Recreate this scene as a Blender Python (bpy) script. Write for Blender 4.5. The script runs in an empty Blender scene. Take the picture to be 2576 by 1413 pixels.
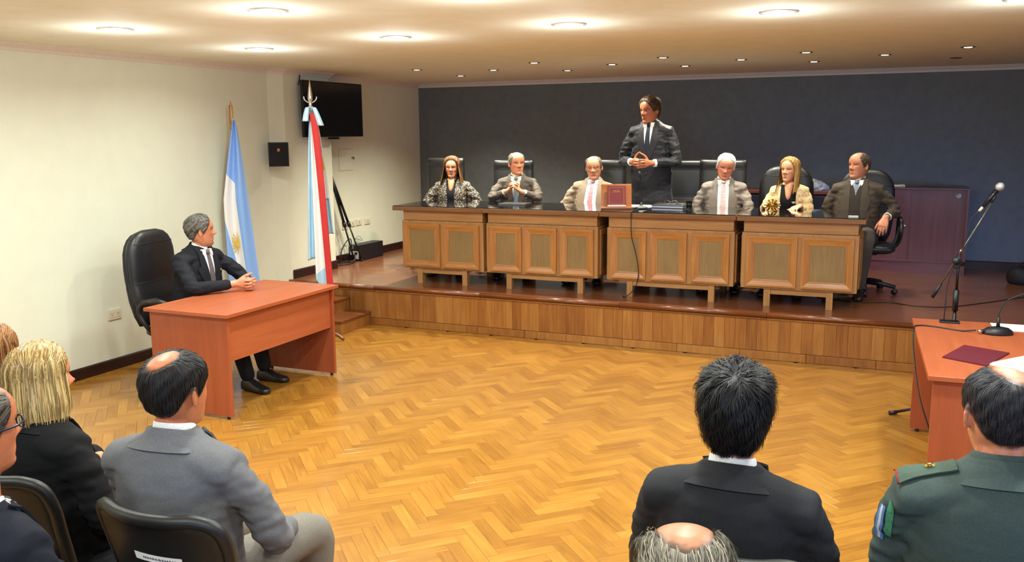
import bpy, bmesh, math, random
import numpy as np
from mathutils import Vector, Matrix, Quaternion
from mathutils.bvhtree import BVHTree

# ------------------------------------------------------------------ camera, world, light, exposure
SC = bpy.context.scene
COL = SC.collection
PI = math.pi
CAM_F, CAM_YAW, CAM_PITCH, CAM_ROLL, CAM_H = 2233.3754, -0.4082, 0.1645, 0.0081, 1.9351
cam_d = bpy.data.cameras.new('camera')
cam_d.sensor_width = 36.0
cam_d.lens = 36.0 * CAM_F / 2576.0
cam_d.clip_start = 0.05
cam = bpy.data.objects.new('camera', cam_d)
COL.objects.link(cam)
_w = Vector((math.sin(CAM_YAW) * math.cos(CAM_PITCH), math.cos(CAM_YAW) * math.cos(CAM_PITCH), -math.sin(CAM_PITCH)))
_r = Vector((math.cos(CAM_YAW), -math.sin(CAM_YAW), 0))
_d = _w.cross(_r)
_c, _s = math.cos(CAM_ROLL), math.sin(CAM_ROLL)
_r2, _d2 = _c * _r + _s * _d, -_s * _r + _c * _d
cam.matrix_world = Matrix(((_r2.x, -_d2.x, -_w.x, 0), (_r2.y, -_d2.y, -_w.y, 0), (_r2.z, -_d2.z, -_w.z, CAM_H), (0, 0, 0, 1)))
SC.camera = cam

world = bpy.data.worlds.new('world')
SC.world = world
world.use_nodes = True
world.node_tree.nodes['Background'].inputs['Color'].default_value = (0.55, 0.7, 1.0, 1)
world.node_tree.nodes['Background'].inputs['Strength'].default_value = 1.0

SC.view_settings.view_transform = 'Standard'
SC.view_settings.look = 'None'
SC.view_settings.exposure = 0.1
SC.view_settings.gamma = 1.0
SC.view_settings.use_curve_mapping = False
SC.cycles.max_bounces = 8
SC.cycles.diffuse_bounces = 4
SC.cycles.glossy_bounces = 3
SC.cycles.caustics_reflective = False
SC.cycles.caustics_refractive = False

DOWN_POWER = 18.0          # big round ceiling lamps, downwards (W)
CEIL_FILL_POWER = 6.2           # point light added below each lamp to brighten ceiling and walls (W)
SPOT_POWER = 140.0          # small halogen spots over the stage
ASSUMED_DAY_POWER = 45.0          # assumed daylight: area lights standing in for unseen windows, right and rear

def area_light(name, loc, target, size, size_y, power, color):
    l = bpy.data.lights.new(name, 'AREA')
    l.shape = 'RECTANGLE'; l.size = size; l.size_y = size_y; l.energy = power; l.color = color
    o = bpy.data.objects.new(name, l); COL.objects.link(o)
    o.location = loc
    o.rotation_euler = (Vector(target) - Vector(loc)).to_track_quat('-Z', 'Y').to_euler()
    return o
area_light('assumed_daylight_right', (4.35, 0.5, 1.5), (0.0, 1.5, 1.2), 2.8, 1.4, ASSUMED_DAY_POWER, (0.40, 0.60, 1.0))  # assumed daylight, added area light at an unseen right window
area_light('assumed_daylight_rear', (0.6, -3.9, 1.6), (-0.4, 2.4, 1.2), 2.6, 1.3, ASSUMED_DAY_POWER * 1.6, (0.42, 0.60, 1.0))  # assumed daylight, added area light at an unseen rear window
_wd = area_light('assumed_daylight_stage', (4.4, 6.6, 0.9), (0.5, 10.3, 0.45), 1.4, 0.8, 8.0, (0.26, 0.42, 1.0))  # assumed low bluish daylight, added and aimed at the back cabinet
_wd.data.spread = math.radians(40)

# ------------------------------------------------------------------ helpers
def lin(h):
    h = h.lstrip('#')
    out = []
    for i in (0, 2, 4):
        v = int(h[i:i + 2], 16) / 255.0
        out.append(v / 12.92 if v <= 0.04045 else ((v + 0.055) / 1.055) ** 2.4)
    return tuple(out) + (1.0,)

MATS = {}
def _base(name):
    m = bpy.data.materials.new(name); m.use_nodes = True
    nt = m.node_tree
    return m, nt, nt.nodes['Principled BSDF']

def N(nt, t, **kw):
    n = nt.nodes.new(t)
    for k, v in kw.items():
        if k == 'in_':
            for a, b in v.items():
                n.inputs[a].default_value = b
        else:
            setattr(n, k, v)
    return n

def ramp(nt, stops):
    r = nt.nodes.new('ShaderNodeValToRGB')
    e = r.color_ramp.elements
    while len(e) < len(stops):
        e.new(0.5)
    for el, (p, c) in zip(e, stops):
        el.position = p; el.color = c
    return r

def plain(name, col, rough=0.5, metal=0.0, spec=0.5, noise=0.06, nscale=40.0, bump=0.0, bscale=200.0, coat=0.0, sheen=0.0, emit=None, estr=0.0, trans=0.0):
    if name in MATS: return MATS[name]
    m, nt, b = _base(name)
    c = lin(col) if isinstance(col, str) else tuple(col)
    tc = N(nt, 'ShaderNodeTexCoord')
    if noise > 0:
        nz = N(nt, 'ShaderNodeTexNoise', in_={'Scale': nscale, 'Detail': 3.0})
        nt.links.new(tc.outputs['Object'], nz.inputs['Vector'])
        lo = tuple(max(0, x * (1 - noise * 2)) for x in c[:3]) + (1,)
        hi = tuple(min(1, x * (1 + noise * 2)) for x in c[:3]) + (1,)
        r = ramp(nt, [(0.3, lo), (0.7, hi)])
        nt.links.new(nz.outputs['Fac'], r.inputs['Fac'])
        nt.links.new(r.outputs['Color'], b.inputs['Base Color'])
    else:
        b.inputs['Base Color'].default_value = c
    b.inputs['Roughness'].default_value = rough
    b.inputs['Metallic'].default_value = metal
    b.inputs['Specular IOR Level'].default_value = spec
    if coat: b.inputs['Coat Weight'].default_value = coat; b.inputs['Coat Roughness'].default_value = 0.08
    if sheen: b.inputs['Sheen Weight'].default_value = sheen; b.inputs['Sheen Roughness'].default_value = 0.4
    if trans:
        b.inputs['Transmission Weight'].default_value = trans
    if emit:
        b.inputs['Emission Color'].default_value = lin(emit); b.inputs['Emission Strength'].default_value = estr
    if bump > 0:
        bn = N(nt, 'ShaderNodeTexNoise', in_={'Scale': bscale, 'Detail': 4.0})
        nt.links.new(tc.outputs['Object'], bn.inputs['Vector'])
        bp_ = N(nt, 'ShaderNodeBump', in_={'Strength': bump, 'Distance': 0.002})
        nt.links.new(bn.outputs['Fac'], bp_.inputs['Height'])
        nt.links.new(bp_.outputs['Normal'], b.inputs['Normal'])
    MATS[name] = m
    return m

def wood(name, dark, mid, light, axis=0, scale=1.0, rough=0.35, coat=0.0, rnd=0.0, attr=None, grain=1.0, uv=False):
    """Wood with grain along the local axis; rnd = strength of the piece-to-piece tone shift."""
    if name in MATS: return MATS[name]
    m, nt, b = _base(name)
    L = nt.links.new
    tc = N(nt, 'ShaderNodeTexCoord')
    oi = N(nt, 'ShaderNodeObjectInfo')
    off = N(nt, 'ShaderNodeVectorMath', operation='SCALE')
    off.inputs[0].default_value = (13.7, 7.9, 5.3)
    rv = N(nt, 'ShaderNodeMath', operation='ADD')
    if attr:
        at = N(nt, 'ShaderNodeAttribute', attribute_name=attr)
        L(at.outputs['Fac'], rv.inputs[0])
    else:
        rv.inputs[0].default_value = 0.0
    L(oi.outputs['Random'], rv.inputs[1])
    fr = N(nt, 'ShaderNodeMath', operation='FRACT'); L(rv.outputs[0], fr.inputs[0])
    L(fr.outputs[0], off.inputs['Scale'])
    add = N(nt, 'ShaderNodeVectorMath', operation='ADD')
    L(tc.outputs['UV' if uv else 'Object'], add.inputs[0]); L(off.outputs[0], add.inputs[1])
    mp = N(nt, 'ShaderNodeMapping')
    s = [14.0 * scale] * 3; s[axis] = 0.9 * scale
    mp.inputs['Scale'].default_value = s
    L(add.outputs[0], mp.inputs['Vector'])
    n1 = N(nt, 'ShaderNodeTexNoise', in_={'Scale': 2.2, 'Detail': 5.0, 'Roughness': 0.6, 'Distortion': 0.6})
    L(mp.outputs[0], n1.inputs['Vector'])
    n2 = N(nt, 'ShaderNodeTexNoise', in_={'Scale': 1.3 * scale, 'Detail': 2.0})
    L(add.outputs[0], n2.inputs['Vector'])
    mx = N(nt, 'ShaderNodeMath', operation='MULTIPLY_ADD', in_={1: 0.65 * grain, 2: 0.0})
    L(n1.outputs['Fac'], mx.inputs[0])
    mx2 = N(nt, 'ShaderNodeMath', operation='MULTIPLY_ADD', in_={1: 0.35})
    L(n2.outputs['Fac'], mx2.inputs[0]); L(mx.outputs[0], mx2.inputs[2])
    val = mx2
    if rnd:
        sh = N(nt, 'ShaderNodeMath', operation='SUBTRACT', in_={1: 0.5}); L(fr.outputs[0], sh.inputs[0])
        m3 = N(nt, 'ShaderNodeMath', operation='MULTIPLY_ADD', in_={1: rnd}); L(sh.outputs[0], m3.inputs[0]); L(mx2.outputs[0], m3.inputs[2])
        val = m3
    r = ramp(nt, [(0.22, lin(dark)), (0.5, lin(mid)), (0.8, lin(light))])
    L(val.outputs[0], r.inputs['Fac'])
    L(r.outputs['Color'], b.inputs['Base Color'])
    b.inputs['Roughness'].default_value = rough
    if coat: b.inputs['Coat Weight'].default_value = coat; b.inputs['Coat Roughness'].default_value = 0.12
    bp_ = N(nt, 'ShaderNodeBump', in_={'Strength': 0.06, 'Distance': 0.002})
    L(n1.outputs['Fac'], bp_.inputs['Height']); L(bp_.outputs['Normal'], b.inputs['Normal'])
    MATS[name] = m
    return m

class MB:
    """collects geometry for one mesh"""
    def __init__(s): s.v, s.f, s.mi = [], [], []
    def add(s, vs, fs, mi=0, M=None):
        b = len(s.v)
        for p in vs:
            p = Vector(p)
            s.v.append(M @ p if M is not None else p)
        for f in fs:
            s.f.append([b + i for i in f]); s.mi.append(mi)
        return s
    def box(s, lo, hi, mi=0, M=None, ch=0.0):
        x0, y0, z0 = lo; x1, y1, z1 = hi
        if ch <= 0:
            vs = [(x0, y0, z0), (x1, y0, z0), (x1, y1, z0), (x0, y1, z0), (x0, y0, z1), (x1, y0, z1), (x1, y1, z1), (x0, y1, z1)]
            fs = [(0, 3, 2, 1), (4, 5, 6, 7), (0, 1, 5, 4), (1, 2, 6, 5), (2, 3, 7, 6), (3, 0, 4, 7)]
            return s.add(vs, fs, mi, M)
        bm = bmesh.new()
        r = bmesh.ops.create_cube(bm, size=1.0)
        for v in bm.verts:
            v.co = Vector(((x0 + x1) / 2 + v.co.x * (x1 - x0), (y0 + y1) / 2 + v.co.y * (y1 - y0), (z0 + z1) / 2 + v.co.z * (z1 - z0)))
        bmesh.ops.bevel(bm, geom=list(bm.edges), offset=ch, segments=2, profile=0.5, affect='EDGES')
        bm.verts.index_update()
        s.add([v.co.copy() for v in bm.verts], [[v.index for v in f.verts] for f in bm.faces], mi, M)
        bm.free()
        return s
    def ring_loft(s, rings, caps=True, mi=0, closed=True, M=None):
        n = len(rings[0]); vs = [p for r in rings for p in r]; fs = []
        for i in range(len(rings) - 1):
            for j in range(n if closed else n - 1):
                k = (j + 1) % n
                fs.append((i * n + j, i * n + k, (i + 1) * n + k, (i + 1) * n + j))
        if caps and closed:
            fs.append(tuple(range(n - 1, -1, -1))); b = (len(rings) - 1) * n; fs.append(tuple(range(b, b + n)))
        return s.add(vs, fs, mi, M)
    def lathe(s, prof, n=24, mi=0, M=None, caps=True):
        rings = [[(r * math.cos(2 * PI * j / n), r * math.sin(2 * PI * j / n), z) for j in range(n)] for r, z in prof]
        return s.ring_loft(rings, caps, mi, True, M)
    def cyl(s, p0, p1, r0, r1=None, n=16, mi=0):
        return s.tube([p0, p1], [r0, r0 if r1 is None else r1], n, mi)
    def tube(s, pts, rad, n=8, mi=0, flat=1.0):
        pts = [Vector(p) for p in pts]
        if not isinstance(rad, (list, tuple)): rad = [rad] * len(pts)
        rings = []
        up = None
        for i, p in enumerate(pts):
            t = (pts[min(i + 1, len(pts) - 1)] - pts[max(i - 1, 0)]).normalized()
            if up is None:
                up = Vector((0, 0, 1)) if abs(t.z) < 0.9 else Vector((1, 0, 0))
            a = (up - t * up.dot(t))
            if a.length < 1e-6: a = t.orthogonal()
            a.normalize(); up = a
            b = t.cross(a)
            rings.append([p + a * (math.cos(2 * PI * j / n) * rad[i]) + b * (math.sin(2 * PI * j / n) * rad[i] * flat) for j in range(n)])
        return s.ring_loft(rings, True, mi)
    def prism(s, poly, z0, z1, mi=0, M=None):
        n = len(poly)
        vs = [(x, y, z0) for x, y in poly] + [(x, y, z1) for x, y in poly]
        fs = [tuple(range(n - 1, -1, -1)), tuple(range(n, 2 * n))] + [(i, (i + 1) % n, n + (i + 1) % n, n + i) for i in range(n)]
        return s.add(vs, fs, mi, M)
    def mesh(s, name, smooth=False):
        me = bpy.data.meshes.new(name)
        me.from_pydata([tuple(p) for p in s.v], [], s.f)
        if any(s.mi): me.polygons.foreach_set('material_index', s.mi)
        if smooth: me.polygons.foreach_set('use_smooth', [True] * len(me.polygons))
        me.update()
        bm = bmesh.new(); bm.from_mesh(me); bmesh.ops.recalc_face_normals(bm, faces=bm.faces); bm.to_mesh(me); bm.free()
        return me
    def build(s, name, mats, parent=None, smooth=False, loc=None, rot=None):
        return mkobj(name, s.mesh(name, smooth), mats, parent, loc, rot)

def mkobj(name, me, mats=None, parent=None, loc=None, rot=None):
    o = bpy.data.objects.new(name, me); COL.objects.link(o)
    if mats is not None and len(me.materials) == 0:
        for m in (mats if isinstance(mats, (list, tuple)) else [mats]): me.materials.append(m)
    if parent is not None: o.parent = parent
    if loc is not None: o.location = loc
    if rot is not None: o.rotation_euler = rot
    return o
def autosmooth(o, ang=40):
    me = o.data
    me.polygons.foreach_set('use_smooth', [True] * len(me.polygons))
    bm = bmesh.new(); bm.from_mesh(me)
    for e in bm.edges:
        if len(e.link_faces) == 2: e.smooth = e.calc_face_angle(0) < math.radians(ang)
    bm.to_mesh(me); bm.free()
    return o
def tag(o, label=None, cat=None, group=None, kind=None):
    if label: o['label'] = label
    if cat: o['category'] = cat
    if group: o['group'] = group
    if kind: o['kind'] = kind
    return o
def thing(name, label, cat, loc=(0, 0, 0), rz=0.0, group=None):
    o = bpy.data.objects.new(name, None); COL.objects.link(o)
    o.empty_display_size = 0.1
    o.location = loc; o.rotation_euler = (0, 0, rz)
    return tag(o, label, cat, group)
def smoothcurve(pts, k=6):
    """Catmull-Rom through points"""
    P = [Vector(p) for p in pts]
    P = [2 * P[0] - P[1]] + P + [2 * P[-1] - P[-2]]
    out = []
    for i in range(1, len(P) - 2):
        a, b, c, d = P[i - 1], P[i], P[i + 1], P[i + 2]
        for j in range(k):
            t = j / k
            out.append(0.5 * (2 * b + (c - a) * t + (2 * a - 5 * b + 4 * c - d) * t * t + (-a + 3 * b - 3 * c + d) * t ** 3))
    out.append(P[-2])
    return out
# ------------------------------------------------------------------ the room
HS = 0.413; ZC = 2.615; ZCROWN = 2.56; XL = -5.97; YB = 10.95; YS = 7.68; XR = 4.5; YR = -4.0
M_WALL = plain('wall_cream_paint', '#dee0cb', 0.6, noise=0.01, nscale=6, bump=0.12, bscale=220)
M_DARKWALL = plain('charcoal_wall_paint', '#646b6e', 0.7, noise=0.04, nscale=12, bump=0.1, bscale=200)
M_CEIL = plain('ceiling_paint', '#eaece0', 0.8, noise=0.015, nscale=5)
M_CROWN = plain('plaster_moulding', '#ddd2c4', 0.6, noise=0.02)
M_CROWN2 = plain('plaster_moulding_grey', '#cfccc8', 0.6, noise=0.02)
M_BASEB = wood('dark_baseboard_wood', '#170a0a', '#2a1412', '#3a1d18', axis=1, rough=0.4)
M_FLOOR = wood('parquet_oak', '#85551a', '#a8742a', '#bf903f', axis=0, scale=2.2, rough=0.3, coat=0.3, rnd=0.20, attr='tone', grain=0.8, uv=True)
M_STAGETOP = wood('stage_floor_wood', '#5e3220', '#7c4a2e', '#93603c', axis=0, scale=0.8, rough=0.3, coat=0.4)
M_STAGEBOARD = wood('stage_front_wood', '#74421c', '#94602c', '#ad7c40', axis=2, scale=1.3, rough=0.33, coat=0.25, rnd=0.26)
M_NOSING = wood('stage_nosing_wood', '#4c230d', '#6f3816', '#8f5424', axis=0, scale=1.0, rough=0.28, coat=0.4)
M_JOINT = plain('dark_joint', '#2a1608', 0.8, noise=0)

# sub floor and herringbone parquet
fl = MB().box((XL - 0.1, YR, -0.08), (XR, YS + 0.02, -0.018)).build('floor', M_JOINT)
tag(fl, 'honey coloured herringbone parquet floor', None, kind='structure')
PL, PW, PT = 0.335, 0.067, 0.017
def plank_mesh(nm):
    g = 0.0004; c = 0.0005
    x, y = PL / 2 - g, PW / 2 - g
    vs = [(-x, -y, -PT), (x, -y, -PT), (x, y, -PT), (-x, y, -PT),
          (-x, -y, -c), (x, -y, -c), (x, y, -c), (-x, y, -c),
          (-x + c, -y + c, 0), (x - c, -y + c, 0), (x - c, y - c, 0), (-x + c, y - c, 0)]
    fs = [(0, 1, 5, 4), (1, 2, 6, 5), (2, 3, 7, 6), (3, 0, 4, 7), (4, 5, 9, 8), (5, 6, 10, 9), (6, 7, 11, 10), (7, 4, 8, 11), (8, 9, 10, 11)]
    return vs, fs
pv, pf = plank_mesh('plank')
me_plank = bpy.data.meshes.new('plank'); me_plank.from_pydata(pv, [], pf); me_plank.materials.append(M_FLOOR)
cmi = cam.matrix_world.inverted()
def project(p):
    q = cmi @ Vector(p)
    if q.z > -0.1: return None
    return (1288 + CAM_F * q.x / -q.z, 706.5 - CAM_F * q.y / -q.z, -q.z)
planks = []
rnd = random.Random(5)
nr = 5
c45 = math.cos(PI / 4)
for k in range(-140, 140):
    for m in range(-14, 14):
        for o in (0, 1):
            if o == 0: u, v = k + nr / 2 + 2 * nr * m, k + 0.5
            else: u, v = k + nr + 0.5 + 2 * nr * m, k - nr / 2 + 1
            u *= PW; v *= PW
            x = (u - v) * c45 - 3.0 - 0.02; y = (u + v) * c45 + 4.0
            if not (XL - 0.1 < x < 2.2 and 0.4 < y < YS + 0.1): continue
            planks.append((x, y, PI / 4 if o == 0 else 3 * PI / 4, rnd.uniform(-0.0006, 0.0002)))
vis = []
for i, (x, y, a, dz) in enumerate(planks):
    q = project((x, y, 0))
    if q and -20 < q[0] < 2596 and 0 < q[1] < 1440:
        hid = (q[0] < 860 and q[1] > 1080) or (1570 < q[0] < 2110 and q[1] > 1170) or (q[0] > 2140 and q[1] > 1150) or q[0] < 300
        if not hid: vis.append((-1.0 / q[2] ** 3, i))
vis.sort()
chosen = set(i for _, i in vis[:300])
rest = MB(); tones = []
for i, (x, y, a, dz) in enumerate(planks):
    if i in chosen:
        o = mkobj('plank', me_plank, None, fl, (x, y, dz), (0, 0, a))
    else:
        rest.add(pv, pf, 0, Matrix.Translation((x, y, dz)) @ Matrix.Rotation(a, 4, 'Z'))
        tones.append(rnd.random())
me = bpy.data.meshes.new('parquet_field')
me.from_pydata([tuple(p) for p in rest.v], [], rest.f)
at = me.attributes.new('tone', 'FLOAT', 'FACE')
at.data.foreach_set('value', np.repeat(np.array(tones, dtype=np.float32), len(pf)))
def plank_uv(m_, reps):
    uvl = m_.uv_layers.new(name='UVMap')
    one = np.array([c for f in pf for i in f for c in (pv[i][0], pv[i][1])], dtype=np.float32)
    uvl.data.foreach_set('uv', np.tile(one, reps))
plank_uv(me_plank, 1); plank_uv(me, len(tones))
me.materials.append(M_FLOOR)
ff = mkobj('parquet_field', me, None, fl); ff['kind'] = 'stuff'

# stage: carcass, top, boards, base strips, nosing
stage = MB().box((-6.1, YS + 0.02, -0.05), (XR, YB + 0.05, HS - 0.005)).build('floor_stage', M_JOINT)
tag(stage, 'raised wooden stage with vertical board front', None, kind='structure')
M_STAGETOP2 = M_STAGETOP
wtop = 0.30; y = YS - 0.01; n = 0
while y < YB:
    y2 = min(y + wtop, YB + 0.02)
    MB().box((-6.12, y, HS - 0.02), (XR, y2 - 0.0008, HS)).build('stage_plank', M_STAGETOP2, stage); y = y2; n += 1
me_b = MB().box((-0.0455, -0.012, 0), (0.0455, 0.012, 0.29), ch=0.0015).mesh('board'); me_b.materials.append(M_STAGEBOARD)
x = -5.85
while x < 2.2:
    mkobj('board', me_b, None, stage, (x, YS + 0.012 + rnd.uniform(-0.001, 0.001), 0.075)); x += 0.0918
x = -4.93
while x < 2.2:
    w = rnd.choice([0.42, 0.55, 0.62, 0.5]); 
    MB().box((0, -0.009, 0), (w - 0.003, 0.012, 0.07), ch=0.001).build('base_strip', M_STAGEBOARD, stage, loc=(x, YS + 0.004, 0.002)); x += w
x = -5.9
for w in (1.05, 1.2, 1.4, 1.3, 1.2, 1.5):
    b = MB().tube([(0, 0, 0), (w - 0.004, 0, 0)], 0.021, 14); b.build('nosing', M_NOSING, stage, True, (x, YS - 0.018, HS - 0.0215))
    MB().box((0, -0.006, 0), (w - 0.004, 0.02, 0.016), ch=0.003).build('nosing_strip', M_STAGEBOARD, stage, loc=(x, YS - 0.006, HS - 0.062))
    x += w
# two steps up to the stage at the left wall
M_STEP = wood('step_wood', '#4c230e', '#74401a', '#95602a', axis=0, scale=1.1, rough=0.35, coat=0.2)
st = thing('stage_steps', 'two dark wooden steps up to the stage behind the witness table', 'steps', (-5.5, 7.4, 0))
def step_unit(x0, x1, y0, y1, z0, z1):
    MB().box((x0 + 5.5, y0 + 0.02 - 7.4, z0), (x1 - 0.015 + 5.5, y1 - 7.4, z1 - 0.025)).build('riser', M_STAGEBOARD, st)
    MB().box((x0 + 5.5, y0 - 7.4, z1 - 0.025), (x1 + 5.5, y1 - 7.4, z1), ch=0.004).build('tread', M_STEP, st)
step_unit(XL + 0.03, -4.90, 7.12, YS - 0.012, 0.0, 0.142)
step_unit(XL + 0.03, -5.15, 7.40, YS - 0.012, 0.142, 0.283)

# walls
wl = [(XL, YR - 0.2), (XL, 7.53), (-5.905, 7.71), (-5.905, 8.53), (-6.115, 8.53), (-6.115, YB + 0.1), (-6.4, YB + 0.1), (-6.4, YR - 0.2)]
tag(MB().prism(wl, -0.05, ZC + 0.05).build('wall_left', M_WALL), 'cream painted wall behind the witness chair', None, kind='structure')
tag(MB().box((-6.4, YB, -0.05), (XR + 0.2, YB + 0.15, ZC + 0.05)).build('wall_back', M_DARKWALL), 'charcoal wall behind the bench', None, kind='structure')
def wall_with_hole(name, axis, pos, th, a0, a1, holes):
    b = MB()
    cuts = sorted(holes)
    cur = a0
    def bx(p0, p1, z0, z1):
        if p1 - p0 < 1e-4 or z1 - z0 < 1e-4: return
        if axis == 'x': b.box((pos, p0, z0), (pos + th, p1, z1))
        else: b.box((p0, pos, z0), (p1, pos + th, z1))
    for h0, h1, z0, z1 in cuts:
        bx(cur, h0, -0.05, ZC + 0.05); bx(h0, h1, -0.05, z0); bx(h0, h1, z1, ZC + 0.05); cur = h1
    bx(cur, a1, -0.05, ZC + 0.05)
    return tag(b.build(name, M_WALL), None, None, kind='structure')
wr = wall_with_hole('wall_right', 'x', XR, 0.2, YR, YB, [(-1.0, 2.0, 0.7, 2.3), (5.8, 7.4, 0.45, 1.75)])  # openings for assumed windows, out of view
wb = wall_with_hole('wall_rear', 'y', YR - 0.2, 0.2, -6.2, XR, [(-0.8, 2.0, 0.9, 2.3)])  # opening for an assumed window behind the camera
wr['label'] = 'cream wall with assumed windows to the right of the audience'; wb['label'] = 'cream wall with an assumed window behind the audience'
tag(MB().box((-6.4, YR - 0.2, ZC), (XR + 0.2, YB + 0.1, ZC + 0.1)).build('ceiling', M_CEIL), 'flat plaster ceiling with recessed lamps', None, kind='structure')
# crown moulding along the left wall, the pier, the recess and the back wall
def sweep_profile(name, path, prof, mat, label):
    b = MB(); rings = []
    P = [Vector((x, y, 0)) for x, y in path]
    for i, p in enumerate(P):
        d0 = (P[i] - P[i - 1]).normalized() if i else (P[1] - P[0]).normalized()
        d1 = (P[i + 1] - P[i]).normalized() if i < len(P) - 1 else d0
        n0 = Vector((d0.y, -d0.x, 0)); n1 = Vector((d1.y, -d1.x, 0))
        nn = (n0 + n1).normalized(); k = 1 / max(0.3, nn.dot(n0))
        rings.append([(p.x + nn.x * o * k, p.y + nn.y * o * k, z) for o, z in prof])
    b.ring_loft(rings, True)
    return tag(b.build(name, mat), label, None, kind='structure')
cp = [(-0.005, ZC + 0.01), (-0.005, ZCROWN), (0.012, ZCROWN), (0.02, ZCROWN + 0.02), (0.045, ZCROWN + 0.042), (0.055, ZC - 0.003), (0.055, ZC + 0.01)]
sweep_profile('trim_1', [(XL, YR), (XL, 7.53), (-5.905, 7.71), (-5.905, 8.53), (-6.115, 8.53), (-6.115, YB)], cp, M_CROWN, 'plaster crown moulding along the cream wall')
sweep_profile('trim_2', [(-6.115, YB), (XR, YB)], cp, M_CROWN2, 'pale crown moulding above the charcoal wall')
bpf = [(-0.005, 0.0), (0.014, 0.0), (0.014, 0.085), (0.008, 0.095), (-0.005, 0.095)]
sweep_profile('baseboard_left', [(XL, YR), (XL, 7.1)], bpf, M_BASEB, 'dark wooden baseboard along the cream wall')
sweep_profile('baseboard_stage_left', [(-5.905, 7.73), (-5.905, 8.53), (-6.115, 8.53), (-6.115, YB)], [(o, z + HS) for o, z in bpf], M_BASEB, 'dark baseboard of the stage recess')
sweep_profile('baseboard_back', [(-6.115, YB), (XR, YB)], [(o, z + HS) for o, z in bpf], M_BASEB, 'dark baseboard under the charcoal wall')
# assumed window frames of right and rear wall (out of view, added for daylight)
M_WHITE = plain('white_lacquer', '#e8e6e0', 0.4, noise=0)
def window(nm, y0, y1, z0, z1):
    b = MB()
    for a in (y0, (y0 + y1) / 2 - 0.025, y1 - 0.05): b.box((XR + 0.06, a, z0), (XR + 0.12, a + 0.05, z1))
    for z in (z0, z1 - 0.05): b.box((XR + 0.06, y0, z), (XR + 0.12, y1, z + 0.05))
    tag(b.build(nm, M_WHITE), 'assumed white framed window in the right wall, out of view', None, kind='structure')
b = MB()
for a in (-0.8, 0.575, 1.95): b.box((a, YR - 0.12, 0.9), (a + 0.05, YR - 0.06, 2.3))
for z in (0.9, 2.25): b.box((-0.8, YR - 0.12, z), (2.0, YR - 0.06, z + 0.05))
tag(b.build('window_assumed_3', M_WHITE), 'assumed white framed window in the rear wall, out of view', None, kind='structure')
window('window_assumed_1', -1.0, 2.0, 0.7, 2.3); window('window_assumed_2', 5.8, 7.4, 0.45, 1.75)

# ------------------------------------------------------------------ ceiling lamps
M_LAMP = plain('lamp_diffuser_glow', '#fff4dc', 0.5, noise=0, emit='#fff3dc', estr=9.0)
M_LAMP.cycles.emission_sampling = 'NONE'
M_RIM = plain('lamp_rim_metal', '#d8d2c4', 0.3, metal=0.6, noise=0)
M_SPOTG = plain('spot_glow', '#fff6e8', 0.5, noise=0, emit='#fff4e6', estr=9.0)
M_SPOTG.cycles.emission_sampling = 'NONE'
M_SPOTR = plain('spot_ring_dark', '#6a5a48', 0.35, metal=0.7, noise=0)
me_rim = MB().lathe([(0.088, 0.004), (0.112, 0.004), (0.114, -0.002), (0.108, -0.008), (0.092, -0.010), (0.088, -0.006)], 36).mesh('rim', True)
me_dif = MB().lathe([(0.0895, -0.004), (0.086, -0.011), (0.07, -0.017), (0.045, -0.021), (0.001, -0.023)], 32).mesh('diffuser', True)
me_rim.materials.append(M_RIM); me_dif.materials.append(M_LAMP)
BIG = [(-4.64, 4.38, 'leftmost round lamp of the nearer ceiling row'), (-3.23, 4.12, 'second round lamp of the nearer ceiling row'),
       (-1.98, 4.12, 'third round lamp of the nearer ceiling row, at the top edge of the picture'), (-4.70, 5.86, 'leftmost round lamp of the farther ceiling row, close to the cream wall'),
       (-3.31, 5.62, 'second round lamp of the farther ceiling row'), (-1.96, 5.47, 'third round lamp of the farther ceiling row'),
       (-0.68, 5.47, 'fourth round lamp of the farther ceiling row'), (0.57, 5.53, 'round ceiling lamp cut off by the right edge of the picture')]
for x in (-0.7, 0.6): BIG.append((x, 4.1, None))  # assumed further lamps of the nearer row, out of view
for yy in (2.7, 0.2):  # assumed lamp rows out of view, added for their light
    for x in (-4.65, -3.25, -1.95, -0.65, 0.6): BIG.append((x, yy, None))
for x, y, lb in BIG:
    t = thing('ceiling_lamp', lb or 'assumed round ceiling lamp over the audience outside the picture', 'ceiling lamp', (x, y, ZC), 0, 'round recessed ceiling lamps')
    mkobj('rim', me_rim, None, t); mkobj('diffuser', me_dif, None, t)
    l = bpy.data.lights.new('lamp_light', 'AREA'); l.shape = 'DISK'; l.size = 0.15; l.energy = DOWN_POWER; l.color = (0.93, 1.0, 0.96); l.spread = math.radians(160)
    lo = bpy.data.objects.new('lamp_light', l); COL.objects.link(lo); lo.parent = t; lo.location = (0, 0, -0.026)
    l = bpy.data.lights.new('ceiling_fill', 'POINT'); l.shadow_soft_size = 0.03; l.energy = CEIL_FILL_POWER; l.color = (0.93, 1.0, 0.96)  # added fill light hung under the lamp, spreads brightness over the ceiling
    lo = bpy.data.objects.new('ceiling_fill', l); COL.objects.link(lo); lo.parent = t; lo.location = (0, 0, -0.23)
me_r2 = MB().lathe([(0.034, 0.002), (0.056, 0.002), (0.057, -0.003), (0.05, -0.006), (0.036, -0.003)], 24).mesh('ring', True); me_r2.materials.append(M_SPOTR)
me_g2 = MB().lathe([(0.0355, -0.001), (0.03, -0.006), (0.001, -0.009)], 20).mesh('bulb', True); me_g2.materials.append(M_SPOTG)
me_g2off = me_g2.copy(); me_g2off.materials.clear(); me_g2off.materials.append(plain('spot_unlit', '#3a2f26', 0.3, noise=0))
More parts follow.
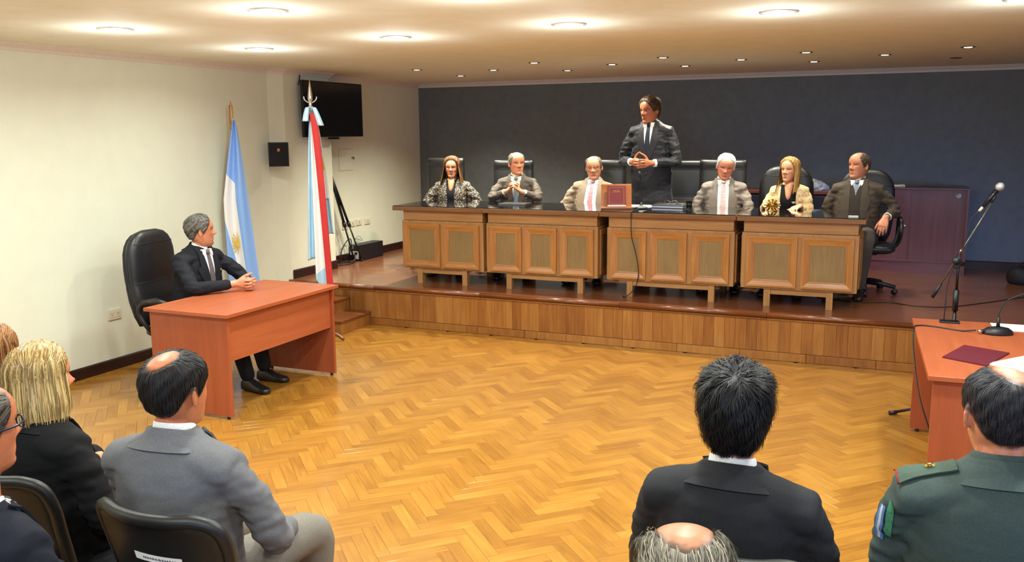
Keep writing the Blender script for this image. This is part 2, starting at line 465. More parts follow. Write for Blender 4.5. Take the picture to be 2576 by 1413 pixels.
SPOTS = [(-4.76, 8.5), (-4.80, 9.62), (-4.07, 8.95), (-3.31, 8.24), (-3.39, 9.42), (-2.70, 8.82), (-2.04, 8.25), (-2.09, 9.41), (-1.43, 8.85), (-0.79, 8.33), (-0.82, 9.46), (-0.165, 8.95), (0.45, 9.68), (0.48, 8.47)]
ORD = ['first', 'second', 'third', 'fourth', 'fifth', 'sixth', 'seventh', 'eighth', 'ninth', 'tenth', 'eleventh', 'twelfth', 'thirteenth', 'fourteenth']
for i, (x, y) in enumerate(SPOTS):
    off = i == 12
    lb = 'unlit small spot near the right end of the stage ceiling' if off else ORD[i] + ' small halogen spot from the left in the ceiling over the stage'
    if i == 13: lb = 'last lit small halogen spot at the right end of the stage ceiling'
    t = thing('ceiling_spot', lb, 'spotlight', (x, y, ZC), 0, 'small spots over the stage')
    mkobj('ring', me_r2, None, t); mkobj('bulb', me_g2off if off else me_g2, None, t)
    if not off:
        l = bpy.data.lights.new('spot_beam', 'SPOT'); l.energy = SPOT_POWER * (1.7 if i < 3 else 0.2 if i >= 11 else 0.6 if i >= 9 else 1.0); l.color = (1.0, 0.97, 0.80); l.spot_size = math.radians(125); l.spot_blend = 1.0; l.shadow_soft_size = 0.03
        lo = bpy.data.objects.new('spot_beam', l); COL.objects.link(lo); lo.parent = t; lo.location = (0, 0, -0.015)
# ------------------------------------------------------------------ materials for furniture
M_DESK = wood('bench_oak', '#875a2e', '#a57645', '#bb915a', axis=0, scale=1.0, rough=0.42, coat=0.1)
M_DESKV = wood('bench_oak_upright', '#875a2e', '#a57645', '#bb915a', axis=2, scale=1.0, rough=0.42, coat=0.1)
M_DESKIN = wood('bench_inner_panel', '#735834', '#876c42', '#977d4e', axis=2, scale=2.6, rough=0.5)
M_MOULD = wood('bench_moulding', '#875024', '#ab733a', '#c48e50', axis=0, scale=1.3, rough=0.35, coat=0.15)
M_MOULDV = wood('bench_moulding_upright', '#875024', '#ab733a', '#c48e50', axis=2, scale=1.3, rough=0.35, coat=0.15)
M_SLAB = wood('bench_top_wood', '#66401f', '#80552e', '#976b3e', axis=0, scale=1.0, rough=0.35, coat=0.2)
M_BLACKGLASS = plain('black_glass', '#0c0c0d', 0.03, spec=0.9, noise=0, coat=0.6)
M_LAM = wood('cherry_laminate', '#96492a', '#a85834', '#b56640', axis=1, scale=0.7, rough=0.38, coat=0.0)
M_LAMX = wood('cherry_laminate_across', '#96492a', '#a85834', '#b56640', axis=0, scale=0.7, rough=0.38)
M_LAMV = wood('cherry_laminate_upright', '#8d4326', '#9f5030', '#ac5e3a', axis=2, scale=0.7, rough=0.38)
M_BLACKPL = plain('black_plastic', '#15151a', 0.45, noise=0.05)
M_BLACKMET = plain('black_metal', '#17171c', 0.35, metal=0.3, noise=0)
M_CHROME = plain('chrome', '#c9c9c9', 0.15, metal=1.0, noise=0)
M_BRASS = plain('brass_gold', '#d8b45a', 0.22, metal=1.0, noise=0)
M_LEATHER = plain('black_leather', '#1b1b1c', 0.38, noise=0.1, nscale=60, bump=0.25, bscale=260, spec=0.6)
M_PAPER = plain('white_paper', '#eeeeea', 0.7, noise=0)
M_IVORY = plain('ivory_plastic', '#d9d3b8', 0.45, noise=0)

# ------------------------------------------------------------------ judges' bench: four desks
DTOP, DSLAB, DAPR, DBOT = 1.215, 1.165, 1.068, 0.571
DF, DR = 7.945, 8.62
DESKS = [
 dict(top=(-4.76, -3.742), body=(-4.655, -3.755), legs=(-4.478, -3.964), pan=[(-4.639, -4.225), (-4.19, -3.785)], label='two panel oak desk at the left end of the bench'),
 dict(top=(-3.738, -2.537), body=(-3.695, -2.565), legs=(-3.474, -2.73), pan=[(-3.667, -3.33), (-3.292, -2.965), (-2.925, -2.592)], label='three panel oak desk in front of the clasped hands judge'),
 dict(top=(-2.533, -1.278), body=(-2.45, -1.30), legs=(-2.243, -1.484), pan=[(-2.421, -2.086), (-2.045, -1.71), (-1.664, -1.33)], label='three panel oak desk in front of the standing speaker'),
 dict(top=(-1.27, -0.215), body=(-1.212, -0.27), legs=(-0.997, -0.475), pan=[(-1.180, -0.755), (-0.715, -0.295)], label='two panel oak desk at the right end of the bench')]
def moulding(parent, w, h, face, depth, fw, rings=None):
    """four mitred rails of a panel frame, thicker outside; local x-z plane, facing -y; returns nothing"""
    ow, oh = w / 2, h / 2; iw, ih = ow - fw, oh - fw
    prof = [(0, 0), (0, depth), (0.25, depth), (0.8, depth * 0.45), (0.85, depth * 0.6), (1.0, depth * 0.5), (1.0, 0)]
    def rail(horizontal, sgn):
        rg = []
        for e in (-1, 1):
            ring = []
            for t, d in prof:
                a, c = ow - fw * t, oh - fw * t
                if horizontal: ring.append((e * a, face - d, sgn * c))
                else: ring.append((sgn * a, face - d, e * c))
            rg.append(ring)
        return rg
    for hz, sg in ((True, 1), (True, -1), (False, 1), (False, -1)):
        MB().ring_loft(rail(hz, sg)).build('frame_rail', M_MOULD if hz else M_MOULDV, parent)
for D in DESKS:
    xc = (D['body'][0] + D['body'][1]) / 2
    t = thing('bench_desk', D['label'], 'desk', (xc, DF, HS), 0, 'desks of the bench')
    L0, L1 = D['body'][0] - xc, D['body'][1] - xc
    dp = DR - DF
    MB().box((D['top'][0] - xc, -0.035, DSLAB - HS), (D['top'][1] - xc, dp + 0.12, DTOP - 0.008 - HS), ch=0.004).build('worktop', M_SLAB, t)
    MB().box((D['top'][0] - xc + 0.004, -0.030, DTOP - 0.008 - HS), (D['top'][1] - xc - 0.004, dp + 0.115, DTOP - HS), ch=0.002).build('glass_top', M_BLACKGLASS, t)
    MB().box((L0, 0.012, DAPR - HS), (L1, dp, DSLAB - HS)).build('apron', M_DESK, t)
    MB().box((L0 - 0.012, 0.0, DBOT - HS), (L1 + 0.012, dp, DAPR - 0.004 - HS), ch=0.003).build('carcass', M_DESKV, t)
    for a, b_ in D['pan']:
        w = b_ - a; h = 0.445
        pn = MB().box((-w / 2 + 0.05, -0.006, -h / 2 + 0.05), (w / 2 - 0.05, 0.004, h / 2 - 0.05)).build('panel', M_DESKIN, t, loc=((a + b_) / 2 - xc, 0, 0.8135 - HS))
        moulding(pn, w, h, 0.0, 0.020, 0.066)
    for sx in (0, 1):
        X = (L0 - 0.012, L1 + 0.012)[sx]; sg = (-1, 1)[sx]
        pn = MB().box((X - 0.004, 0.12, 0.65 - HS), (X + 0.004, dp - 0.12, 0.98 - HS)).build('side_panel', M_DESKIN, t)
        for (y0, y1, z0, z1) in ((0.06, dp - 0.06, 0.975, 1.035), (0.06, dp - 0.06, 0.60, 0.655), (0.06, 0.12, 0.655, 0.975), (dp - 0.12, dp - 0.06, 0.655, 0.975)):
            xa, xb = sorted((X, X + sg * 0.014))
            MB().box((xa, y0, z0 - HS), (xb, y1, z1 - HS), ch=0.004).build('frame_rail', M_MOULDV, pn)
    for lx in D['legs']:
        for yy in (0.012, dp - 0.07):
            MB().box((lx - xc - 0.028, yy, 0), (lx - xc + 0.028, yy + 0.055, DBOT - HS), ch=0.002).build('leg', M_DESKV, t)
    MB().box((D['legs'][0] - xc, 0.02, 0.523 - HS), (D['legs'][1] - xc, 0.045, DBOT - HS)).build('rail', M_DESK, t)

# ------------------------------------------------------------------ laminated tables
def lam_table(name, label, x0, x1, y0, y1, z, panel_x, panel_z, end_in=0.03, far=True):
    t = thing(name, label, 'table', ((x0 + x1) / 2, (y0 + y1) / 2, 0)); cx, cy = (x0 + x1) / 2, (y0 + y1) / 2
    MB().box((x0 - cx, y0 - cy, z - 0.025), (x1 - cx, y1 - cy, z), ch=0.002).build('tabletop', M_LAM, t)
    for ya in (y0 + end_in, y1 - end_in - 0.025):
        MB().box((x0 + 0.025 - cx, ya - cy, 0.02), (x1 - 0.03 - cx, ya + 0.025 - cy, z - 0.026)).build('end_panel', M_LAMV, t)
        for xa in (x0 + 0.07, x1 - 0.07):
            MB().cyl((xa - cx, ya + 0.0125 - cy, 0), (xa - cx, ya + 0.0125 - cy, 0.021), 0.012).build('foot', M_BLACKPL, t)
    MB().box((panel_x - cx, y0 + end_in + 0.025 - cy, panel_z), (panel_x + 0.02 - cx, y1 - end_in - 0.025 - cy, z - 0.026)).build('modesty_panel', M_LAM, t)
    return t
tabL = lam_table('witness_table', 'cherry laminate table in front of the seated man with clasped hands', -4.825, -4.085, 4.605, 5.92, 0.745, -4.16, 0.40)
tabR = lam_table('secretary_table', 'cherry laminate table with microphone base and papers near the right edge', -0.39, 0.39, -0.735, 0.735, 0.74, 0.24, 0.40)
tabR.location = (0.56, 5.46, 0); tabR.rotation_euler = (0, 0, math.radians(2.2))

# ------------------------------------------------------------------ office chairs
def pad(mb, prof, half, th, n=12, mi=0):
    """upholstered slab: prof = list of (centre y, z, half width, half thickness)"""
    rings = []
    for (y, z, hw, ht) in prof:
        ring = []
        for j in range(n * 2):
            a = 2 * PI * j / (n * 2); ca, sa = math.cos(a), math.sin(a)
            ring.append((math.copysign(abs(ca) ** 0.45, ca) * hw, y + math.copysign(abs(sa) ** 0.8, sa) * ht, z))
        rings.append(ring)
    mb.ring_loft(rings)
def office_chair(name, label, loc, rz, style='square', top=1.24, seat_h=0.47, group='leather chairs of the bench', loops=True):
    """chair faces local +y"""
    t = thing(name, label, 'chair', loc, rz, group)
    # backrest
    b = MB(); hb = 0.245
    if style == 'square':
        zs = [0.50, 0.56, 0.66, 0.76, 0.80, 0.84, 0.93, top - 0.12, top - 0.095, top - 0.07, top - 0.03, top - 0.008, top]
        hw = [0.20, 0.225, 0.232, 0.236, 0.236, 0.238, 0.240, 0.240, 0.238, 0.240, 0.240, 0.236, 0.225]
        ht = [0.035, 0.05, 0.056, 0.052, 0.044, 0.05, 0.054, 0.05, 0.042, 0.055, 0.058, 0.045, 0.02]
    else:
        zs = [0.46, 0.54, 0.66, 0.76, 0.80, 0.84, 0.93, top - 0.16, top - 0.10, top - 0.055, top - 0.02, top]
        hw = [0.19, 0.225, 0.245, 0.25, 0.25, 0.252, 0.252, 0.245, 0.225, 0.195, 0.15, 0.08]
        ht = [0.035, 0.055, 0.062, 0.058, 0.048, 0.055, 0.058, 0.055, 0.052, 0.048, 0.036, 0.014]
    prof = [(-0.23 - 0.10 * max(0, z - 0.55) ** 1.1 - 0.02 * math.sin((z - 0.5) * 5), z, w, h) for z, w, h in zip(zs, hw, ht)]
    pad(b, prof, 0, 0)
    o = b.build('backrest', M_LEATHER, t, True)
    if style == 'round':
        p2 = [(y - 0.03, z * 0.985 + 0.004, w + 0.012, h * 0.75) for y, z, w, h in prof]
        b2 = MB(); pad(b2, p2, 0, 0); b2.build('back_shell', M_BLACKPL, t, True)
    # stitching rolls
    for zz in ((top - 0.095, 0.80) if style == 'square' else (top - 0.13, 0.80)):
        i = min(range(len(zs)), key=lambda k: abs(zs[k] - zz))
        y, z, w, h = prof[i]
        MB().tube([(-w * 0.93, y + h * 0.66, z), (-w * 0.6, y + h * 0.97, z), (0, y + h * 0.99, z), (w * 0.6, y + h * 0.97, z), (w * 0.93, y + h * 0.66, z)], 0.0035, 6).build('seam', M_BLACKPL, o, True)
    # seat
    b = MB(); rings = []
    for z, e in ((seat_h - 0.075, 0.03), (seat_h - 0.05, 0.0), (seat_h - 0.015, 0.0), (seat_h, 0.025), (seat_h + 0.004, 0.10)):
        ring = []
        for j in range(28):
            a = 2 * PI * j / 28; ca, sa = math.cos(a), math.sin(a)
            ring.append((math.copysign(abs(ca) ** 0.5, ca) * (0.255 - e), 0.02 + math.copysign(abs(sa) ** 0.5, sa) * (0.245 - e), z))
        rings.append(ring)
    b.ring_loft(rings); b.build('seat', M_LEATHER, t, True)
    for sx in (-1, 1):
        pts = smoothcurve([(sx * 0.20, -0.10, seat_h - 0.06), (sx * 0.275, -0.12, seat_h + 0.02), (sx * 0.295, -0.17, seat_h + 0.13), (sx * 0.292, -0.13, seat_h + 0.20), (sx * 0.29, 0.0, seat_h + 0.215), (sx * 0.29, 0.13, seat_h + 0.195), (sx * 0.285, 0.185, seat_h + 0.13), (sx * 0.27, 0.12, seat_h + 0.02), (sx * 0.20, 0.10, seat_h - 0.06)], 5)
        MB().tube(pts, 0.019, 8).build('armrest', M_BLACKPL, t, True)
        MB().tube([(sx * 0.291, -0.13, seat_h + 0.215), (sx * 0.29, 0.0, seat_h + 0.232), (sx * 0.29, 0.12, seat_h + 0.215)], [0.02, 0.028, 0.02], 8, flat=1.0).build('arm_pad', M_LEATHER, t, True)
    MB().cyl((0, 0, 0.09), (0, 0, seat_h - 0.07), 0.027).build('gas_column', M_BLACKMET, t, True)
    MB().box((-0.1, -0.13, seat_h - 0.10), (0.1, 0.13, seat_h - 0.07), ch=0.01).build('seat_plate', M_BLACKPL, t)
    MB().tube([(0, -0.12, seat_h - 0.085), (0, -0.24, seat_h - 0.06), (0, -0.27, 0.60)], [0.03, 0.03, 0.022], 8, flat=1.4).build('back_bracket', M_BLACKPL, t, True)
    for k in range(5):
        a = 2 * PI * k / 5 + 0.3; ca, sa = math.cos(a), math.sin(a)
        leg = MB().tube([(ca * 0.02, sa * 0.02, 0.105), (ca * 0.15, sa * 0.15, 0.095), (ca * 0.29, sa * 0.29, 0.07)], [0.03, 0.024, 0.018], 8).build('base_leg', M_BLACKPL, t, True)
        MB().cyl((ca * 0.285 - sa * 0.022, sa * 0.285 + ca * 0.022, 0.026), (ca * 0.285 + sa * 0.022, sa * 0.285 - ca * 0.022, 0.026), 0.0255, n=14).build('caster', M_BLACKPL, leg, True)
    return t
CH = [('square', -4.86, 1.245, 'black leather chair behind the woman in the floral jacket'), ('square', -3.99, 1.225, 'black leather chair behind the judge with raised clasped hands'),
      ('square', -2.93, 1.235, 'black leather chair between the beige suited judge and the standing speaker'), ('square', -2.10, 1.22, 'black leather chair hidden behind the standing speaker'),
      ('square', -1.645, 1.24, 'black leather chair behind the white haired judge'), ('round', -1.0, 1.185, 'rounded black leather chair behind the blonde woman on the bench'),
      ('round', -0.24, 1.155, 'rounded black leather chair at the right end of the bench')]
for i, (stl, x, tp, lb) in enumerate(CH):
    office_chair('office_chair', lb, (x, 9.03 if i != 3 else 9.55, HS), PI + (0.0, 0.03, -0.05, 0.1, 0.02, 0.06, 0.10)[i], stl, tp)
# ------------------------------------------------------------------ wall things
M_TVB = plain('tv_bezel', '#0b0b0d', 0.3, noise=0)
M_SCREEN = plain('tv_screen', '#101013', 0.14, noise=0, spec=0.6)
t = thing('television', 'large black flat television mounted high on the side wall', 'television', (-5.80, 8.42, 2.212)); t.rotation_euler = (0, math.radians(3), math.radians(-90 + 180 - 1.0))
# local: x along wall, -y towards the room after rotation
t.rotation_euler = (0, 0, math.radians(88))
MB().box((-0.54, -0.03, -0.298), (0.54, 0.0, 0.298), ch=0.005).build('bezel', M_TVB, t)
MB().box((-0.522, -0.032, -0.27), (0.522, -0.0295, 0.28)).build('screen', M_SCREEN, t)
MB().box((-0.08, -0.028, -0.325), (0.08, 0.01, -0.300), ch=0.005).build('sensor_bar', M_TVB, t)
MB().box((-0.15, -0.005, -0.15), (0.15, 0.10, 0.15)).build('wall_bracket', M_BLACKMET, t)
MB().tube(smoothcurve([(-0.50, 0.05, 0.25), (-0.45, 0.07, 0.33), (-0.44, 0.085, 0.385)], 4), 0.006, 6).build('power_cord', M_BLACKPL, t, True)
t = thing('loudspeaker', 'small black wall loudspeaker between the two flags', 'loudspeaker', (-5.82, 7.47, 1.745)); t.rotation_euler = (0, 0, math.radians(40))
MB().box((-0.10, -0.07, -0.122), (0.10, 0.03, 0.122), ch=0.004).build('cabinet', M_BLACKPL, t)
MB().box((-0.093, -0.076, -0.114), (0.093, -0.07, 0.114), ch=0.002).build('grille', plain('speaker_cloth', '#101012', 0.9, bump=0.5, bscale=900), t)
MB().box((-0.012, -0.079, 0.03), (0.012, -0.076, 0.06)).build('badge', plain('badge_mix', '#b8643c', 0.5, noise=0.5, nscale=90), t)
# outlets and switches
M_SLOT = plain('slot_dark', '#2a2620', 0.6, noise=0)
def plate(name, label, x, y, z, w, h, n_mod, kind, rz=PI / 2):
    t = thing(name, label, 'outlet' if kind == 'socket' else 'switch', (x, y, z), rz)
    MB().box((-w / 2, -0.010, -h / 2), (w / 2, 0, h / 2), ch=0.003).build('cover', M_IVORY, t)
    for k in range(n_mod):
        xx = (k - (n_mod - 1) / 2) * w / n_mod * 0.9
        m = MB().box((xx - w / n_mod * 0.36, -0.0125, -h * 0.30), (xx + w / n_mod * 0.36, -0.009, h * 0.30), ch=0.001).build('module', M_IVORY, t)
        if kind == 'socket':
            for (a, b_, r) in ((-0.008, 0.006, 0.5), (0.008, 0.006, -0.5), (0, -0.009, 0)):
                MB().box((-0.0015, -0.0005, -0.005), (0.0015, 0.0005, 0.005)).build('slot', M_SLOT, m, loc=(xx + a, -0.0128, b_), rot=(0, r, 0))
        else:
            MB().box((-0.003, -0.001, -h * 0.16), (0.003, 0.0005, h * 0.16)).build('rocker_line', M_SLOT if k == 0 else M_IVORY, m, loc=(xx, -0.0128, 0))
    return t
plate('wall_socket', 'ivory wall socket low on the cream wall beside the armchair', XL, 5.385, 0.468, 0.135, 0.09, 2, 'socket')
plate('wall_socket', 'small wall socket behind the black tripod', -6.115, 9.045, 0.85, 0.115, 0.085, 1, 'socket')
plate('wall_switch', 'switch plate with a dark slot beside the tripod', -6.115, 9.20, 0.865, 0.125, 0.08, 1, 'switch')
plate('wall_switch', 'middle plate of the three switch plates on the stage wall', -6.115, 9.35, 0.866, 0.125, 0.08, 1, 'blank')
plate('wall_switch', 'farthest plate of the three switch plates on the stage wall', -6.115, 9.545, 0.862, 0.125, 0.08, 1, 'blank')
plate('wall_socket', 'single socket on the stage wall just left of the bench', -6.115, 10.52, 0.80, 0.10, 0.10, 1, 'socket')
t = thing('wall_hatch', 'flush access hatch with a small key in the stage wall', 'hatch', (-6.115, 9.125, 1.64), PI / 2)
MB().box((-0.15, -0.004, -0.125), (0.15, 0.0, 0.125), ch=0.001).build('cover', M_WALL, t)
MB().box((-0.153, -0.0025, -0.128), (0.153, 0.0, 0.128)).build('frame', plain('hatch_gap', '#a89f88', 0.8, noise=0), t)
k = MB().box((0.115, -0.03, 0.02), (0.135, -0.004, 0.03)).box((0.118, -0.04, 0.0), (0.124, -0.025, 0.028)).build('key', plain('key_metal', '#5a5a30', 0.4, metal=0.5, noise=0), t)

# ------------------------------------------------------------------ flags
M_FL_BLUE = plain('flag_sky_blue', '#86aeea', 0.75, noise=0.03, nscale=8, sheen=0.2)
M_FL_PALE = plain('flag_pale_blue', '#a9cde0', 0.75, noise=0.03, nscale=8, sheen=0.2)
M_FL_WHITE = plain('flag_white', '#e9e7e4', 0.75, noise=0.02, nscale=8, sheen=0.2)
M_FL_RED = plain('flag_red', '#c02a26', 0.7, noise=0.04, nscale=8, sheen=0.2)
M_FL_GOLD = plain('flag_gold', '#d9b23c', 0.6, noise=0.1, nscale=60)
M_POLE = wood('flag_pole_wood', '#6e3f1c', '#8f5a2c', '#a8743c', axis=2, rough=0.4)
def split_cloth(name, col_a, col_b, conds):
    """colour b where every a*u + b*v + c > 0 on the cloth's own UV, else colour a"""
    m, nt, b = _base(name); L = nt.links.new
    uv = N(nt, 'ShaderNodeUVMap'); sx = N(nt, 'ShaderNodeSeparateXYZ'); L(uv.outputs[0], sx.inputs[0])
    prev = None
    for (a, bb, c) in conds:
        m1 = N(nt, 'ShaderNodeMath', operation='MULTIPLY_ADD', in_={1: a, 2: c}); L(sx.outputs[0], m1.inputs[0])
        m2 = N(nt, 'ShaderNodeMath', operation='MULTIPLY_ADD', in_={1: bb}); L(sx.outputs[1], m2.inputs[0]); L(m1.outputs[0], m2.inputs[2])
        g = N(nt, 'ShaderNodeMath', operation='GREATER_THAN', in_={1: 0.0}); L(m2.outputs[0], g.inputs[0])
        if prev is None: prev = g
        else:
            mu = N(nt, 'ShaderNodeMath', operation='MULTIPLY'); L(prev.outputs[0], mu.inputs[0]); L(g.outputs[0], mu.inputs[1]); prev = mu
    mx = N(nt, 'ShaderNodeMix', data_type='RGBA'); mx.inputs[6].default_value = lin(col_a); mx.inputs[7].default_value = lin(col_b)
    L(prev.outputs[0], mx.inputs[0]); L(mx.outputs[2], b.inputs['Base Color']); b.inputs['Roughness'].default_value = 0.75
    return m
def draped(name, parent, cols, rows, rng, mats, matf, th=0.006):
    """cloth from a grid function rng(u,v)->Vector, u across, v down; matf(u,v)->slot"""
    vs = [rng(i / cols, j / rows) for j in range(rows + 1) for i in range(cols + 1)]
    fs, mi = [], []
    for j in range(rows):
        for i in range(cols):
            a = j * (cols + 1) + i
            fs.append((a, a + 1, a + cols + 2, a + cols + 1)); mi.append(matf((i + 0.5) / cols, (j + 0.5) / rows))
    me = bpy.data.meshes.new(name); me.from_pydata([tuple(p) for p in vs], [], fs)
    for m in mats: me.materials.append(m)
    me.polygons.foreach_set('material_index', mi); me.polygons.foreach_set('use_smooth', [True] * len(fs))
    uvl = me.uv_layers.new(name='UVMap')
    uvl.data.foreach_set('uv', np.array([c_ for f_ in fs for i_ in f_ for c_ in ((i_ % (cols + 1)) / cols, (i_ // (cols + 1)) / rows)], dtype=np.float32))
    o = mkobj(name, me, None, parent)
    so = o.modifiers.new('solid', 'SOLIDIFY'); so.thickness = 0.003; so.offset = 0
    return o
def flag_base(t, r=0.17):
    MB().lathe([(0.001, 0.0), (r, 0.0), (r, 0.02), (r * 0.8, 0.035), (r * 0.35, 0.06), (0.03, 0.10), (0.022, 0.16)], 28).build('base', M_NOSING, t, True)
# direction facing the camera, used to lay out the hang of the cloth (folds run around the pole)
def flag_frame(x, y):
    v = Vector((0 - x, 0 - y, 0)).normalized(); return Vector((-v.y, v.x, 0)), v      # right (picture), towards viewer
# Argentine national flag on the left
FX, FY = -5.815, 6.79
t = thing('flag_stand', 'sky blue and white national flag with a golden sun behind the seated man', 'flag', (FX, FY, 0), 0, 'flags on stands')
flag_base(t)
MB().tube([(0, 0, 0.1), (0.0, 0, 1.5), (-0.0, 0, 2.02)], 0.014, 10).build('pole', M_POLE, t, True)
MB().box((-0.018, -0.007, 2.00), (0.016, 0.007, 2.22)).lathe([(0.018, 2.0), (0.02, 2.03), (0.010, 2.06), (0.012, 2.2), (0.002, 2.26)], 10).build('finial', wood('finial_wood', '#8a5426', '#b07838', '#d8b878', axis=2, rough=0.4), t, True)
rt, tv = flag_frame(FX, FY)
def f1(u, v):
    top = 2.08; bot = 0.42
    z = top + (bot - top) * v
    xl = 0.010 - 0.125 * min(1.0, v / 0.45) ** 0.9; xr = 0.03 + 0.155 * v ** 0.8
    if v > 0.55: xl += 0.012 * (v - 0.55)
    x = xl + (xr - xl) * u
    fold = 0.026 * math.sin(u * 3.3 * PI + 0.6) * (0.25 + v) + 0.010 * math.sin(u * 9 + v * 4)
    return Vector((0, 0, z)) + rt * x + tv * (0.062 + fold)
fo = draped('cloth', t, 40, 80, f1, [split_cloth('flag_blue_white', '#86aeea', '#e9e7e4', [(-0.12, 1.0, -0.30), (1.0, -1.22, 0.683), (-1.0, 0.24, 0.388)])], lambda u, v: 0)
# half hidden sun on the white band
sb = MB()
sc_ = f1(0.46, 0.70) + tv * 0.016
def sunpt(a, r): return sc_ + rt * (r * math.cos(a)) + Vector((0, 0, r * math.sin(a)))
for k in range(9):
    a = PI / 2 + PI * (k + 0.5) / 9
    sb.add([sunpt(a - 0.12, 0.045), sunpt(a + 0.12, 0.045), sunpt(a + 0.03, 0.105), sunpt(a - 0.03, 0.105)], [(0, 1, 2, 3)])
sb.add([sunpt(PI / 2 + PI * k / 12, 0.04) for k in range(13)], [tuple(range(13))])
s_o = sb.build('sun_emblem', M_FL_GOLD, t)
MB().tube(smoothcurve([(0.012, 0, 2.10), (0.03, -0.02, 2.06), (0.03, -0.02, 2.0)], 4), 0.004, 6).build('cord', M_FL_WHITE, t, True)
# provincial flag near the stage
GX, GY = -4.965, 6.87
t = thing('flag_stand', 'red, white and pale blue flag with silver spear finial beside the stage', 'flag', (GX, GY, 0), 0, 'flags on stands')
flag_base(t, 0.10)
for k in range(4):
    a = k * PI / 2 + 0.2
    MB().tube(smoothcurve([(0.03 * math.cos(a), 0.03 * math.sin(a), 0.09), (0.15 * math.cos(a), 0.15 * math.sin(a), 0.07), (0.235 * math.cos(a), 0.235 * math.sin(a), 0.018)], 4), 0.016, 8).build('base_foot', M_NOSING, t, True)
MB().cyl((0, 0, 0.08), (0, 0, 2.12), 0.016).build('pole', M_POLE, t, True)
fn = MB().lathe([(0.014, 2.10), (0.014, 2.20), (0.017, 2.215), (0.012, 2.225), (0.016, 2.235), (0.024, 2.26), (0.022, 2.29), (0.004, 2.42), (0.001, 2.43)], 12)
rt, tv = flag_frame(GX, GY)
fn.tube(smoothcurve([rt * -0.058 + Vector((0, 0, 2.285)), rt * -0.048 + Vector((0, 0, 2.25)), Vector((0, 0, 2.225)), rt * 0.048 + Vector((0, 0, 2.25)), rt * 0.058 + Vector((0, 0, 2.285))], 5), [0.004] + [0.006] * 19 + [0.004], 8)
fn.build('finial', plain('silver_finial', '#d9d6c6', 0.2, metal=0.9, noise=0), t, True)
def gband(name, mat, xa, xb, zt, zb, d, amp, ph, skew=0.0, zskew=0.0):
    def g(u, v):
        z = zt + (zb - zt) * v
        k = v ** 0.75
        x = (xa[0] + (xa[1] - xa[0]) * k) * (1 - u) + (xb[0] + (xb[1] - xb[0]) * k) * u
        return Vector((0, 0, z - (zskew * u * v))) + rt * x + tv * (d + amp * math.sin(u * 2.6 * PI + ph) * (0.3 + 0.7 * v))
    return draped(name, t, 16, 60, g, [mat], lambda u, v: 0)
gband('blue_fold', M_FL_PALE, (-0.015, -0.085), (0.005, 0.0), 2.08, 0.78, 0.03, 0.022, 0.4, zskew=-0.02)
gband('white_fold', split_cloth('flag_white_pale', '#e9e7e4', '#a9cde0', [(1.0, 5.5, -5.3)]), (-0.01, -0.02), (0.02, 0.115), 2.06, 0.60, 0.045, 0.014, 1.2, zskew=0.22)
gband('red_fold', M_FL_RED, (-0.012, 0.085), (0.05, 0.142), 2.13, 0.37, 0.082, 0.004, 2.0, zskew=-0.03)
gband('rear_fold', M_FL_PALE, (0.02, 0.09), (0.05, 0.165), 2.08, 1.02, 0.0, 0.02, 0.0)
gband('rear_white_fold', M_FL_WHITE, (0.03, 0.08), (0.055, 0.13), 2.05, 1.35, 0.015, 0.01, 0.0)
gband('gold_emblem', M_FL_GOLD, (0.07, 0.08), (0.085, 0.105), 1.72, 1.62, 0.02, 0.004, 0.0)
def bowp(sgn):
    pts = smoothcurve([Vector((0, 0, 2.15)) + tv * 0.03, rt * (0.025 * sgn) + Vector((0, 0, 2.185)) + tv * 0.075] + ([rt * 0.05 + Vector((0, 0, 2.13)) + tv * 0.09, rt * 0.085 + Vector((0, 0, 2.02)) + tv * 0.085] if sgn > 0 else [rt * -0.04 + Vector((0, 0, 2.14)) + tv * 0.08, rt * -0.052 + Vector((0, 0, 2.06)) + tv * 0.08]), 5)
    b = MB()
    n = len(pts)
    w = [0.010 + 0.018 * (i / (n - 1)) for i in range(n)]
    rings = [[p + rt * (-w[i]) + tv * 0.004, p + rt * (-w[i] * 0.3) + tv * 0.012, p + rt * (w[i] * 0.4) + tv * 0.002, p + rt * w[i] + tv * 0.012, p + rt * w[i] + tv * 0.006, p + rt * (-w[i]) - tv * 0.003] for i, p in enumerate(pts)]
    b.ring_loft(rings)
    o = b.build('bow_ribbon', [M_FL_PALE, M_FL_WHITE], t, True)
    k = len(o.data.polygons)
    for i, p in enumerate(o.data.polygons): p.material_index = 1 if (i % 6) in (1,) else 0
bowp(-1); bowp(1)
MB().lathe([(0.02, 2.12), (0.036, 2.15), (0.03, 2.185), (0.012, 2.2)], 12).build('bow_knot', M_FL_PALE, t, True)

# ------------------------------------------------------------------ stage corner clutter
t = thing('tripod', 'folded black camera tripod leaning against the stage wall', 'tripod', (-5.97, 9.02, HS))
for k, (dx, dy) in enumerate(((0.0, 0.0), (0.03, 0.11), (-0.05, 0.06))):
    a = Vector((dx, dy, 0)); top = Vector((-0.07, -0.36, 1.12)); mid = a + (top - a) * 0.42
    lg = MB().cyl(mid, top, 0.015, 0.017, 8).cyl(a, mid, 0.009, n=8).build('leg', M_BLACKMET, t, True)
    MB().cyl(mid - (top - a).normalized() * 0.03, mid + (top - a).normalized() * 0.03, 0.022, n=10).build('clamp', M_BLACKPL, lg, True)
    MB().cyl(a, a + (top - a).normalized() * 0.03, 0.013, n=8).build('foot', M_BLACKPL, lg, True)
MB().cyl((-0.07, -0.36, 1.05), (-0.078, -0.40, 1.24), 0.03, 0.026, 12).build('centre_column', M_BLACKMET, t, True)
MB().box((-0.12, -0.44, 1.20), (-0.05, -0.38, 1.27), ch=0.008).build('head', M_BLACKPL, t)
